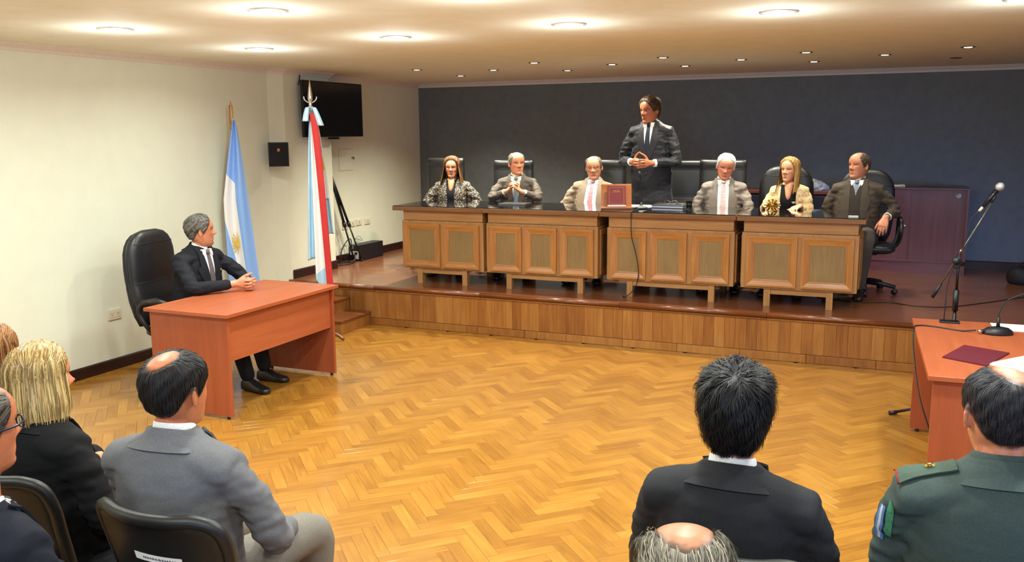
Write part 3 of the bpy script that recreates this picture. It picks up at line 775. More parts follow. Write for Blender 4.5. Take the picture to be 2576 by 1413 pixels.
t = thing('power_unit', 'black power supply box with white labels on the stage floor', 'power supply', (-6.03, 9.38, HS))
MB().box((-0.075, -0.27, 0.004), (0.072, 0.27, 0.195), ch=0.004).build('housing', M_BLACKPL, t)
for (x0, x1, z0, z1) in ((-0.06, -0.012, 0.075, 0.12), (-0.008, 0.055, 0.075, 0.12), (0.005, 0.055, 0.025, 0.073)):
    MB().box((x0, -0.273, z0), (x1, -0.270, z1)).build('label_sticker', M_PAPER, t)
MB().cyl((0.03, -0.275, 0.098), (0.03, -0.30, 0.098), 0.017, n=12).build('plug', M_BLACKPL, t, True)
MB().box((-0.06, -0.278, 0.15), (-0.015, -0.268, 0.19), ch=0.002).build('connector', plain('grey_plug', '#7d8288', 0.5, noise=0), t)
def cord(name, label, pts, r=0.004, mat=None, k=6):
    b = MB().tube(smoothcurve(pts, k), r, 6)
    return tag(b.build(name, mat or M_BLACKPL, None, True), label, 'cable')
cord('power_cable', 'black cable looping from the power supply box to the wall', [(-5.99, 9.06, HS + 0.10), (-5.96, 8.98, HS + 0.03), (-6.02, 8.9, HS + 0.015), (-6.06, 8.76, HS + 0.05), (-6.07, 8.66, HS + 0.02), (-6.03, 8.62, HS + 0.012)], 0.007)
cord('power_cable', 'black cable arching over the power supply box', [(-6.06, 9.10, HS + 0.17), (-6.06, 9.08, HS + 0.27), (-6.06, 9.0, HS + 0.26), (-6.07, 8.9, HS + 0.16), (-6.07, 8.87, HS + 0.04), (-6.06, 8.90, HS + 0.01)], 0.006)
cord('power_cable', 'thin grey wire coil behind the power supply box', [(-6.09, 9.2, HS + 0.2), (-6.09, 9.24, HS + 0.27), (-6.09, 9.32, HS + 0.28), (-6.09, 9.38, HS + 0.22), (-6.09, 9.30, HS + 0.24), (-6.09, 9.24, HS + 0.21)], 0.0025, plain('grey_wire', '#6a6456', 0.6, noise=0))
cord('power_cable', 'tangle of black leads at the foot of the tripod', [(-5.97, 8.68, HS + 0.008), (-5.93, 8.78, HS + 0.008), (-5.92, 8.9, HS + 0.012), (-5.96, 8.98, HS + 0.02), (-6.02, 8.84, HS + 0.03), (-5.99, 8.74, HS + 0.02)], 0.006)

# ------------------------------------------------------------------ cabinets at the back
M_CAB = wood('dark_red_cabinet', '#4a2624', '#683838', '#7e4646', axis=2, scale=0.7, rough=0.32, coat=0.25)
M_CABX = wood('dark_red_cabinet_rail', '#4a2624', '#683838', '#7e4646', axis=0, scale=0.7, rough=0.32, coat=0.25)
t = thing('sliding_cabinet', 'dark reddish wood cabinet with two sliding doors against the charcoal wall', 'cabinet', (0.175, 10.46, HS))
W2 = 0.535
MB().box((-W2, 0.0, 0.895), (W2, 0.46, 0.915), ch=0.003).build('top', M_CABX, t)
for sx in (-1, 1): MB().box((min(sx * W2, sx * (W2 - 0.022)), 0, 0), (max(sx * W2, sx * (W2 - 0.022)), 0.46, 0.895)).build('side', M_CAB, t)
MB().box((-W2 + 0.022, 0.012, 0.0), (W2 - 0.022, 0.03, 0.115)).build('plinth', M_CABX, t)
MB().box((-W2 + 0.022, 0.002, 0.115), (W2 - 0.022, 0.04, 0.14), ch=0.002).build('bottom_rail', M_CABX, t)
MB().box((-W2 + 0.022, 0.40, 0.0), (W2 - 0.022, 0.45, 0.895)).build('back_board', M_CAB, t)
dl = MB().box((-W2 + 0.022, 0.018, 0.14), (-0.03, 0.034, 0.893)).build('door', M_CAB, t)
MB().lathe([(0.001, 0.02), (0.016, 0.02), (0.018, 0.012), (0.016, 0)], 14, M=Matrix.Translation((-0.075, 0.018, 0.505)) @ Matrix.Rotation(PI / 2, 4, 'X')).build('lock', M_CHROME, dl, True)
dr = MB().box((-0.045, 0.04, 0.14), (W2 - 0.022, 0.056, 0.893)).build('door', M_CAB, t)
MB().lathe([(0.001, 0.003), (0.027, 0.003), (0.027, 0)], 18, M=Matrix.Translation((0.435, 0.040, 0.835)) @ Matrix.Rotation(PI / 2, 4, 'X')).build('sticker', plain('sticker_grey', '#a8a49a', 0.5, noise=0.3, nscale=70), dr, True)
r_ = thing('remote_control', 'small white remote control on top of the dark cabinet', 'remote', (0.02, 10.62, HS + 0.915), 0.15)
MB().box((-0.065, -0.02, 0), (0.065, 0.02, 0.022), ch=0.005).build('case', M_PAPER, r_); MB().box((0.015, -0.021, 0.006), (0.06, 0.015, 0.026), ch=0.004).build('end_cap', M_IVORY, r_)
M_CRED = wood('credenza_wood', '#5a2c1c', '#7a4030', '#8d5240', axis=0, scale=0.8, rough=0.35, coat=0.2)
t = thing('credenza', 'low wooden credenza seen between the chairs behind the blonde judge', 'cabinet', (-1.10, 10.5, HS))
MB().box((-0.52, 0.0, 0.825), (0.47, 0.42, 0.862), ch=0.004).build('top', M_CRED, t)
MB().box((-0.50, 0.03, 0.0), (0.45, 0.41, 0.825)).build('body', plain('credenza_dark_body', '#171a2c', 0.5, noise=0.05), t)
for xx in (-0.26, 0.21): MB().box((xx - 0.22, 0.018, 0.05), (xx + 0.22, 0.032, 0.80), ch=0.003).build('door', plain('credenza_dark_door', '#1a1d30', 0.45, noise=0.05), t)
b = bmesh.new(); bmesh.ops.create_icosphere(b, subdivisions=4, radius=1.0)
rr = random.Random(3)
for v in b.verts:
    x, y, z = v.co
    zz = max(z, -0.35)
    hgt = 0.10 + 0.035 * (1 - x) * 0.9
    n_ = 0.12 * math.sin(x * 7 + y * 5) * math.sin(z * 6 + x * 3) + 0.08 * math.sin(y * 11 - z * 9 + x * 6)
    v.co = Vector((x * 0.13 * (1 + n_), y * 0.08 * (1 + n_), (zz + 0.35) * hgt * 0.62 * (1 + n_)))
me = bpy.data.meshes.new('plastic_bag'); b.to_mesh(me); b.free(); me.polygons.foreach_set('use_smooth', [True] * len(me.polygons))
tag(mkobj('plastic_bag', me, plain('bag_plastic', '#a9b2c0', 0.35, noise=0.25, nscale=25, bump=0.6, bscale=60), None, (-0.83, 10.64, HS + 0.862)), 'crumpled whitish plastic bag lying on the credenza', 'bag')
b = bmesh.new(); bmesh.ops.create_icosphere(b, subdivisions=3, radius=1.0)
for v in b.verts:
    x, y, z = v.co
    v.co = Vector((x * 0.20, y * 0.14, (max(z, -0.5) + 0.5) * 0.13 * (1 + 0.15 * math.sin(5 * x + 3 * y))))
me = bpy.data.meshes.new('duffel_body'); b.to_mesh(me); b.free(); me.polygons.foreach_set('use_smooth', [True] * len(me.polygons))
t = thing('duffel_bag', 'black bag lying on the stage floor at the right edge', 'bag', (1.26, 10.05, HS))
mkobj('body', me, plain('bag_cloth', '#101015', 0.7, bump=0.3), t)
MB().tube(smoothcurve([(-0.1, 0, 0.16), (-0.06, -0.02, 0.22), (0.04, -0.03, 0.23), (0.09, 0, 0.17)], 5), 0.008, 6).build('handle', M_BLACKPL, t, True)
cord('stage_cable', 'thin black cable running across the stage floor from the bench', [(-0.62, 8.55, HS + 0.004), (-0.25, 8.42, HS + 0.004), (0.0, 8.50, HS + 0.004), (0.2, 8.42, HS + 0.004), (0.45, 8.45, HS + 0.004), (0.75, 8.75, HS + 0.004), (1.2, 9.3, HS + 0.004)], 0.004)

# ------------------------------------------------------------------ things on the bench
ZB = DTOP
t = thing('book_stand', 'slanted wooden book stand on the bench', 'book stand', (-2.45, 8.20, ZB), 0.35)
tl = math.radians(18)
R_ = Matrix.Rotation(-tl, 4, 'X')
M_STAND = wood('stand_wood', '#7a3f1c', '#97562a', '#ad6c3a', axis=0, scale=1.2, rough=0.35, coat=0.2)
MB().box((-0.145, 0.0, 0.012), (0.145, 0.018, 0.245), M=R_, ch=0.003).build('board', M_STAND, t)
MB().box((-0.15, -0.075, 0.0), (0.15, 0.03, 0.022), ch=0.004).build('ledge', M_STAND, t)
MB().box((-0.03, 0.02, 0.0), (0.03, 0.13, 0.012)).build('rear_foot', M_STAND, t)
M_BOOK = plain('maroon_bookcloth', '#6d1420', 0.5, noise=0.06, nscale=80)
M_GOLDP = plain('gold_print', '#b8903c', 0.4, metal=0.4, noise=0)
bk = thing('book', 'maroon hardcover book with gold lettering on the stand', 'book', (-2.445, 8.185, ZB + 0.022), 0.35)
MB().box((-0.088, -0.012, 0.008), (0.088, -0.002, 0.205), M=R_, ch=0.002).build('cover', M_BOOK, bk)
MB().box((-0.084, -0.004, 0.002), (0.084, 0.0, 0.20), M=R_).build('rear_cover', M_BOOK, bk)
MB().box((-0.086, -0.020, 0.0), (0.086, -0.001, 0.012), M=R_).build('pages', M_PAPER, bk)
fb = MB()
for (x0, x1, z0, z1) in ((-0.07, 0.07, 0.185, 0.187), (-0.07, 0.07, 0.022, 0.024), (-0.07, -0.068, 0.022, 0.187), (0.068, 0.07, 0.022, 0.187)): fb.box((x0, -0.0128, z0), (x1, -0.0118, z1), M=R_)
fb.build('gold_border', M_GOLDP, bk)
lt = MB(); rr = random.Random(9)
for row, (zz, n_) in enumerate(((0.150, 7), (0.138, 9))):
    for k in range(n_):
        x0 = (k - n_ / 2) * 0.0085
        lt.box((x0, -0.0128, zz), (x0 + 0.0028, -0.0118, zz + 0.008), M=R_); lt.box((x0, -0.0128, zz + (0.006 if k % 2 else 0.0)), (x0 + 0.006, -0.0118, zz + (0.008 if k % 2 else 0.002)), M=R_)
lt.build('gold_title', M_GOLDP, bk)
t = thing('desk_microphone', 'black gooseneck microphone standing on the bench before the speaker', 'microphone', (-2.235, 8.30, ZB))
MB().lathe([(0.001, 0), (0.06, 0), (0.062, 0.008), (0.05, 0.018), (0.02, 0.026), (0.012, 0.05), (0.008, 0.06)], 24).build('base', M_BLACKPL, t, True)
MB().tube(smoothcurve([(0, 0, 0.05), (0.0, -0.005, 0.15), (-0.006, -0.01, 0.26), (-0.012, -0.02, 0.31)], 6), 0.0045, 8).build('gooseneck', M_BLACKMET, t, True)
MB().cyl((-0.012, -0.02, 0.305), (-0.016, -0.03, 0.355), 0.010, 0.008, 10).build('capsule', plain('mic_grille', '#3a3a3c', 0.5, metal=0.4, noise=0), t, True)
cord('microphone_cable', 'black microphone cable hanging down the front of the bench', [(-2.235, 8.24, ZB + 0.008), (-2.225, 8.05, ZB + 0.006), (-2.222, 7.915, ZB + 0.005), (-2.22, 7.898, ZB - 0.03), (-2.215, 7.90, 1.0), (-2.18, 7.915, 0.85), (-2.15, 7.912, 0.70), (-2.155, 7.915, 0.58), (-2.20, 7.92, HS + 0.07), (-2.27, 7.915, HS + 0.008), (-2.31, 7.97, HS + 0.005)], 0.0045)
t = tag(MB().box((-0.16, -0.11, 0), (0.16, 0.11, 0.006)).build('paper_stack', M_PAPER, None, loc=(-2.33, 8.57, ZB), rot=(0, 0, 0.15)), 'white papers beside the microphone base on the bench', 'paper')
t = thing('ring_binder', 'thick black folder with white pages under the reading glasses', 'folder', (-2.0, 8.52, ZB), -0.06)
MB().box((-0.16, -0.12, 0.0), (0.16, 0.12, 0.005)).build('lower_cover', M_BLACKPL, t); MB().box((-0.155, -0.112, 0.005), (0.15, 0.112, 0.028)).build('pages', plain('cool_paper', '#d6dcf0', 0.7, noise=0), t)
MB().box((-0.16, -0.12, 0.028), (0.165, 0.12, 0.034), ch=0.002, M=Matrix.Translation((0, 0, 0)) @ Matrix.Rotation(math.radians(2), 4, 'X')).build('upper_cover', M_LEATHER, t)
def eyeglasses(parent_or_none, label, M, mat, lens_w=0.026, folded=False, scale=1.0):
    t = thing('reading_glasses', label, 'glasses')
    t.matrix_world = M
    for sx in (-1, 1):
        pts = [(sx * 0.033 + lens_w * math.cos(a), 0, 0.018 * math.sin(a)) for a in np.linspace(0, 2 * PI, 21)]
        MB().tube(pts, 0.0014, 6).build('rim', mat, t, True)
        MB().tube([(sx * 0.060, 0, 0.006), (sx * 0.062, -0.06, 0.004), (sx * 0.058, -0.13, -0.012)], 0.0014, 6).build('temple', mat, t, True)
    MB().tube([(-0.008, 0, 0.004), (0, 0.002, 0.007), (0.008, 0, 0.004)], 0.0014, 6).build('bridge', mat, t, True)
    return t
eyeglasses(None, 'metal rimmed reading glasses lying on the black folder', Matrix.Translation((-1.985, 8.45, ZB + 0.056)) @ Matrix.Rotation(PI + 0.15, 4, 'Z'), M_CHROME)
tag(MB().cyl((-0.045, 0, 0.005), (0.045, 0.02, 0.006), 0.005, n=8).build('pen', M_CHROME, None, True, (-1.90, 8.47, ZB + 0.034), (0, 0, -0.4)), 'silver pen on the black folder', 'pen')
M_GLASS = plain('clear_glass', '#eef2f2', 0.02, noise=0, trans=1.0)
tag(MB().lathe([(0.001, 0.0), (0.026, 0.0), (0.032, 0.075), (0.0305, 0.075), (0.0245, 0.006), (0.001, 0.006)], 22).build('water_glass', M_GLASS, None, True, (-1.80, 8.42, ZB)), 'empty water glass beside the black folder', 'glass')
t = thing('portfolio', 'flat black portfolio on the bench before the clasped hands judge', 'folder', (-3.60, 8.42, ZB), 0.05)
MB().box((-0.15, -0.105, 0.0), (0.15, 0.105, 0.006), ch=0.001).build('cover', M_LEATHER, t); MB().box((-0.145, -0.10, 0.006), (0.145, 0.10, 0.009)).build('page_edge', plain('blue_paper', '#7f93b0', 0.6, noise=0), t); MB().box((-0.15, -0.10, 0.009), (0.15, 0.105, 0.014), ch=0.001).build('flap', M_LEATHER, t)
t = thing('star_ornament', 'gilded star shaped ornament on the bench before the blonde judge', 'ornament', (-1.03, 8.38, ZB), 0.0)
t.scale = (1.3, 1.3, 0.95)
sb = MB()
for layer, (n_, r1, r0, dy, ph) in enumerate(((12, 0.058, 0.016, 0.0, 0.0), (10, 0.042, 0.014, -0.012, 0.25))):
    for k in range(n_):
        a = 2 * PI * k / n_ + ph; ca, sa = math.cos(a), math.sin(a); w = 0.007
        c0 = Vector((ca * r0, dy, sa * r0 + 0.06)); c1 = Vector((ca * r1, dy - 0.006, sa * r1 + 0.06)); px = Vector((-sa, 0, ca)) * w
        sb.add([c0 - px * 0.5, c0 + px * 0.5, c1 + px, c1 - px, (c0 + c1) / 2 + Vector((0, -0.01, 0)), (c0 + c1) / 2 + Vector((0, 0.006, 0))], [(0, 1, 4), (1, 2, 4), (2, 3, 4), (3, 0, 4), (1, 0, 5), (2, 1, 5), (3, 2, 5), (0, 3, 5)])
sb.build('rays', M_BRASS, t)
MB().lathe([(0.001, 0.016), (0.013, 0.013), (0.018, 0.004), (0.012, 0.0)], 16, M=Matrix.Translation((0, -0.006, 0.06)) @ Matrix.Rotation(PI / 2, 4, 'X')).build('boss', M_BRASS, t, True)
MB().lathe([(0.001, 0.0), (0.035, 0.0), (0.036, 0.006), (0.008, 0.012), (0.006, 0.04)], 20, M=Matrix.Translation((0, 0.01, 0))).build('foot', M_BRASS, t, True)
tag(MB().box((-0.04, -0.012, 0), (0.04, 0.012, 0.012), ch=0.003).build('business_card_holder', M_PAPER, None, loc=(-0.32, 8.02, ZB)), 'small white slip at the right end of the bench top', 'paper')

# ------------------------------------------------------------------ things on and around the right table
ZT = 0.74
t = thing('microphone_stand', 'black boom microphone stand behind the right table', 'microphone stand', (0.40, 6.42, 0))
MB().cyl((0, 0, 0.10), (0, 0, 0.80), 0.011, n=12).build('lower_tube', M_BLACKMET, t, True)
MB().cyl((0, 0, 0.76), (0, 0, 0.90), 0.018, n=12).build('grip_sleeve', M_BLACKPL, t, True)
MB().cyl((0, 0, 0.88), (0, 0, 1.14), 0.0085, n=12).build('upper_tube', M_BLACKMET, t, True)
for k in range(3):
    a = PI * 0.98 + k * 2 * PI / 3; ca, sa = math.cos(a), math.sin(a)
    lg = MB().cyl((ca * 0.02, sa * 0.02, 0.13), (ca * 0.34, sa * 0.34, 0.016), 0.010, n=8).build('leg', M_BLACKMET, t, True)
    MB().cyl((ca * 0.31, sa * 0.31, 0.024), (ca * 0.36, sa * 0.36, 0.012), 0.015, n=8).build('rubber_foot', M_BLACKPL, lg, True)
P0, P1, P2 = Vector((-0.139, 0.03, 0.835)), Vector((-0.012, 0.03, 1.10)), Vector((0.174, 0.03, 1.488))
bo = MB().cyl(P0, P2, 0.006, n=10).build('boom_arm', plain('boom_metal', '#6a665c', 0.3, metal=0.7, noise=0), t, True)
MB().cyl(P0, P0 + (P1 - P0) * 0.36, 0.012, 0.010, 10).build('boom_grip', M_BLACKPL, bo, True)
MB().cyl((-0.012, -0.015, 1.09), (-0.012, 0.055, 1.09), 0.024, n=14).box((-0.03, -0.01, 1.04), (0.012, 0.03, 1.115), ch=0.006).build('clutch', M_BLACKPL, t, True)
MB().cyl((0.0, 0.055, 1.08), (0.03, 0.085, 1.06), 0.012, 0.018, 10).build('clutch_knob', M_BLACKPL, t, True)
MB().lathe([(0.010, -0.012), (0.013, 0.0), (0.010, 0.014)], 12, M=Matrix.Translation(P1 + (P2 - P1) * 0.14) @ (P2 - P1).to_track_quat('Z', 'Y').to_matrix().to_4x4()).build('collar', M_CHROME, t, True)
MB().cyl(P2 - Vector((0.012, 0, 0.012)), P2 + Vector((0.012, 0, 0.028)), 0.010, n=10).build('clip', M_BLACKPL, t, True)
mt = thing('vocal_microphone', 'handheld vocal microphone with silver ball grille clipped to the boom stand', 'microphone', (0.40, 6.45, 0))
A, B = Vector((0.118, 0.0, 1.445)), Vector((0.192, 0.0, 1.555))
dm = (B - A).normalized()
MB().cyl(A, B, 0.011, 0.017, 16).build('handle', M_BLACKMET, mt, True)
MB().cyl(A - dm * 0.035, A + dm * 0.004, 0.009, n=12).build('connector', plain('ivory_connector', '#cfc6a8', 0.4, noise=0), mt, True)
MB().lathe([(0.001, -0.027), (0.018, -0.022), (0.0265, -0.006), (0.0265, 0.004), (0.02, 0.02), (0.008, 0.0275), (0.001, 0.0285)], 20, M=Matrix.Translation(B + dm * 0.024) @ dm.to_track_quat('Z', 'Y').to_matrix().to_4x4()).build('ball_grille', plain('mic_mesh', '#b9bcbc', 0.45, metal=0.6, bump=0.8, bscale=700), mt, True)
cord('microphone_cable', 'black cable looping from the vocal microphone down the boom stand', [(0.40 + 0.10, 6.45, 1.42), (0.455, 6.44, 1.36), (0.44, 6.43, 1.26), (0.41, 6.43, 1.14), (0.375, 6.43, 1.05), (0.345, 6.42, 0.92), (0.34, 6.40, 0.80), (0.335, 6.40, 0.55), (0.33, 6.42, 0.2), (0.35, 6.46, 0.01)], 0.0035)
t = thing('mobile_phone', 'black mobile phone lying on the right table by the microphone stand', 'phone', (0.355, 6.11, ZT), 0.0)
MB().box((-0.058, -0.033, 0), (0.058, 0.033, 0.011), ch=0.004).build('case', M_BLACKPL, t); MB().box((-0.05, -0.028, 0.011), (0.05, 0.028, 0.0118)).build('screen', M_SCREEN, t)
t = thing('table_microphone', 'black table microphone base with thin curved gooseneck on the right table', 'microphone', (0.60, 5.86, ZT), 0.3)
MB().add([], []).ring_loft([[(math.cos(2 * PI * j / 28) * 0.088 * s_, math.sin(2 * PI * j / 28) * 0.062 * s_, z) for j in range(28)] for s_, z in ((0.95, 0), (1.0, 0.006), (0.92, 0.022), (0.7, 0.036), (0.35, 0.043), (0.05, 0.044))]).build('base', M_BLACKPL, t, True)
MB().cyl((0.0, 0.0, 0.035), (0.0, 0.0, 0.10), 0.011, 0.008, 12).build('neck_socket', M_BLACKPL, t, True)
MB().tube(smoothcurve([(0, 0, 0.09), (0.005, 0.01, 0.13), (0.04, 0.02, 0.19), (0.13, 0.02, 0.235), (0.24, 0.0, 0.26)], 6), 0.0042, 8).build('gooseneck', M_BLACKMET, t, True)
MB().cyl((0.24, 0.0, 0.26), (0.30, -0.01, 0.27), 0.008, n=10).build('capsule', M_BLACKPL, t, True)
MB().cyl((-0.085, -0.01, 0.018), (-0.115, -0.012, 0.018), 0.009, n=10).build('plug', M_CHROME, t, True)
cord('microphone_cable', 'black cable running off the corner of the right table to the floor', [(0.485, 5.845, ZT + 0.016), (0.40, 5.86, ZT + 0.004), (0.26, 5.93, ZT + 0.004), (0.175, 5.93, ZT + 0.004), (0.148, 5.86, ZT - 0.01), (0.155, 5.68, 0.60), (0.19, 5.50, 0.42), (0.25, 5.42, 0.25), (0.30, 5.38, 0.10), (0.36, 5.36, 0.01)], 0.0045)
tag(MB().box((-0.15, -0.105, 0), (0.15, 0.105, 0.003)).build('paper_sheet', M_PAPER, None, loc=(0.74, 6.075, ZT), rot=(0, 0, 0.02)), 'white sheet of paper behind the table microphone', 'paper')
tag(MB().box((-0.16, -0.11, 0), (0.16, 0.11, 0.004)).build('paper_sheet', M_PAPER, None, loc=(0.665, 5.12, ZT), rot=(0, 0, 0.9)), 'white sheet of paper next to the maroon folder', 'paper')
t = thing('maroon_folder', 'flat maroon folder lying on the right table', 'folder', (0.435, 5.235, ZT), 0.0)
fq = [(0.275, 5.118), (0.399, 5.455), (0.613, 5.344), (0.473, 5.003)]
MB().prism([(x - 0.435, y - 5.235) for x, y in fq][::-1], 0.0, 0.003).build('back_cover', plain('maroon_card', '#5e1424', 0.5, noise=0.05), t)
MB().prism([((x - 0.435) * 0.99, (y - 5.235) * 0.99) for x, y in fq][::-1], 0.003, 0.008).build('front_cover', plain('maroon_card', '#5e1424', 0.5, noise=0.05), t)
# armchair of the seated man
office_chair('office_chair', 'black leather swivel armchair beside the cream wall', (-5.17, 5.34, 0), -PI / 2 + 0.06, 'round', 1.205, 0.46, None)

# ------------------------------------------------------------------ audience chairs
M_SHELL = plain('chair_shell_plastic', '#1c1c1a', 0.42, noise=0.05, bump=0.15, bscale=400)
M_SEATF = plain('chair_seat_cloth', '#16161a', 0.85, noise=0.1, bump=0.3)
CHAIR_SHARED = {}
def audience_chair(label, loc, rz, stickers=True):
    """faces local +y"""
    t = thing('audience_chair', label, 'chair', loc, rz, 'audience chairs')
    if not CHAIR_SHARED:
        def g(u, v, d):
            z = 0.50 + 0.365 * v
            w = 0.235 - 0.03 * (1 - v) 
            k = max(0, v - 0.72) / 0.28
            w *= math.sqrt(max(0.0, 1 - (k * 0.72) ** 3.2))
            x = (u * 2 - 1)
            y = -0.235 - 0.09 * v + 0.055 * x * x + d
            return (x * w, y - 0.018 * max(0, v - 0.85) / 0.15, z)
        b = MB(); nu, nv = 20, 16
        fr = [[g(i / nu, j / nv, 0.018) for i in range(nu + 1)] for j in range(nv + 1)]
        bk = [[g(i / nu, j / nv, -0.018) for i in range(nu + 1)] for j in range(nv + 1)]
        n_ = nu + 1
        vs = [p for r in fr for p in r] + [p for r in bk for p in r]; off = n_ * (nv + 1); fs = []
        for j in range(nv):
            for i in range(nu):
                a = j * n_ + i
                fs.append((a, a + 1, a + n_ + 1, a + n_)); fs.append((off + a, off + a + n_, off + a + n_ + 1, off + a + 1))
        edge = [i for i in range(n_)] + [j * n_ + nu for j in range(1, nv + 1)] + [nv * n_ + i for i in range(nu - 1, -1, -1)] + [j * n_ for j in range(nv - 1, 0, -1)]
        for k in range(len(edge)):
            a, c = edge[k], edge[(k + 1) % len(edge)]; fs.append((a, off + a, off + c, c))
        b.add(vs, fs); CHAIR_SHARED['backrest'] = b.mesh('backrest', True); CHAIR_SHARED['backrest'].materials.append(M_SHELL)
        rim = MB().tube(smoothcurve([g(0, 0.1, 0), g(0, 0.5, 0), g(0.0, 0.75, 0), g(0.0, 0.93, 0), g(0.06, 1, 0), g(0.25, 1, 0), g(0.5, 1, 0), g(0.75, 1, 0), g(0.94, 1, 0), g(1, 0.93, 0), g(1, 0.75, 0), g(1, 0.5, 0), g(1, 0.1, 0)], 4), 0.021, 8)
        CHAIR_SHARED['back_rim'] = rim.mesh('back_rim', True); CHAIR_SHARED['back_rim'].materials.append(M_SHELL)
        rings = []
        for z, e in ((0.405, 0.03), (0.415, 0.0), (0.445, 0.0), (0.462, 0.02), (0.466, 0.08)):
            rings.append([(math.copysign(abs(math.cos(a)) ** 0.5, math.cos(a)) * (0.235 - e), 0.01 + math.copysign(abs(math.sin(a)) ** 0.5, math.sin(a)) * (0.225 - e), z) for a in [2 * PI * j / 28 for j in range(28)]])
        m_ = MB().ring_loft(rings).mesh('seat', True); m_.materials.append(M_SEATF); CHAIR_SHARED['seat'] = m_
        for nm, pts in (('leg', [(0.21, 0.20, 0.0), (0.205, 0.19, 0.40)]), ('leg.', [(0.21, -0.24, 0.0), (0.205, -0.20, 0.40), (0.20, -0.25, 0.60)])):
            m_ = MB().tube(pts, 0.012, 10).mesh('leg', True); m_.materials.append(M_BLACKMET); CHAIR_SHARED[nm] = m_
            m_ = MB().tube([(-x, y, z) for x, y, z in pts], 0.012, 10).mesh('leg', True); m_.materials.append(M_BLACKMET); CHAIR_SHARED[nm + 'm'] = m_
        CHAIR_SHARED['g'] = g
    for k in ('backrest', 'back_rim', 'seat', 'leg', 'leg.', 'legm', 'leg.m'): mkobj(k.split('.')[0].replace('legm', 'leg'), CHAIR_SHARED[k], None, t)
    if stickers:
        g = CHAIR_SHARED['g']
        def strip(u0, u1, v0, v1, nm, mat, d=-0.0185):
            vs = [g(u0 + (u1 - u0) * i / 6, v, d) for v in (v0, v1) for i in range(7)]
            b = MB().add(vs + [(x, y - 0.0006, z) for x, y, z in vs], [(14 + i, 15 + i, 22 + i, 21 + i) for i in range(6)] + [(i, 7 + i, 8 + i, 1 + i) for i in range(6)])
            return b.build(nm, mat, t)
        s1 = strip(0.36, 0.74, 0.60, 0.67, 'name_sticker', M_PAPER)
        # unreadable printed line on the sticker: two rows of small dark marks
        tx = MB(); rr = random.Random(4)
        u = 0.70
        while u > 0.44:
            w_ = rr.uniform(0.010, 0.022)
            a, c = g(u, 0.628, -0.0194), g(u - w_, 0.645, -0.0194)
            tx.add([(a[0], a[1], a[2]), (c[0], c[1], a[2]), (c[0], c[1], c[2]), (a[0], a[1], c[2])], [(0, 1, 2, 3)]); u -= w_ + 0.006
        tx.build('printed_line', plain('print_grey', '#55555a', 0.7, noise=0), s1)
        strip(0.46, 0.60, 0.36, 0.42, 'name_sticker', M_PAPER)
    return t
# ------------------------------------------------------------------ people: geometry kit
from mathutils import noise as mnoise
def V3(*a): return Vector(a)
def evaluate_mesh(me, mods, name):
    ob = bpy.data.objects.new('work', me); COL.objects.link(ob)
    for typ, kw in mods:
        m = ob.modifiers.new(typ, typ)
        for k, v in kw.items(): setattr(m, k, v)
    dg = bpy.context.evaluated_depsgraph_get()
    out = bpy.data.meshes.new_from_object(ob.evaluated_get(dg)); out.name = name
    bpy.data.objects.remove(ob); bpy.data.meshes.remove(me)
    return out
def fuse(mb, name, voxel, smooth=4, factor=0.5):
    me = mb.mesh('work')
    out = evaluate_mesh(me, [('REMESH', dict(mode='VOXEL', voxel_size=voxel, use_smooth_shade=True)), ('SMOOTH', dict(factor=factor, iterations=smooth))], name)
    out.polygons.foreach_set('use_smooth', [True] * len(out.polygons))
    return out
def limb(mb, pts, rad, n=14, k=4):
    """tapering rounded tube through joints"""
    P = smoothcurve(pts, k)
    m = len(pts) - 1
    rr = []
    for i in range(len(P)):
        t = i / (len(P) - 1) * m; a = min(int(t), m - 1); f = t - a
        rr.append(rad[a] * (1 - f) + rad[a + 1] * f)
    d0 = (P[0] - P[1]).normalized(); d1 = (P[-1] - P[-2]).normalized()
    Q = [P[0] + d0 * rr[0] * s for s in (0.98, 0.85, 0.5)] + P + [P[-1] + d1 * rr[-1] * s for s in (0.5, 0.85, 0.98)]
    R = [rr[0] * s for s in (0.2, 0.53, 0.87)] + rr + [rr[-1] * s for s in (0.87, 0.53, 0.2)]
    return mb.tube(Q, R, n)
def ellipsoid(mb, c, r, M=None, n=16, m=10):
    T = (M or Matrix.Identity(4))
    rings = []
    for j in range(m + 1):
        a = -PI / 2 + PI * j / m
        rr = max(math.cos(a), 0.02)
        rings.append([T @ (Vector(c) + Vector((r[0] * rr * math.cos(2 * PI * i / n), r[1] * rr * math.sin(2 * PI * i / n), r[2] * math.sin(a)))) for i in range(n)])
    return mb.ring_loft(rings)
def ik(S, Wp, l1, l2, pole):
    d = Wp - S; L = min(d.length, (l1 + l2) * 0.999); d.normalize()
    a = (l1 * l1 - l2 * l2 + L * L) / (2 * L); h = math.sqrt(max(1e-6, l1 * l1 - a * a))
    p = pole - d * pole.dot(d)
    if p.length < 1e-4: p = d.orthogonal()
    p.normalize()
    return S + d * a + p * h

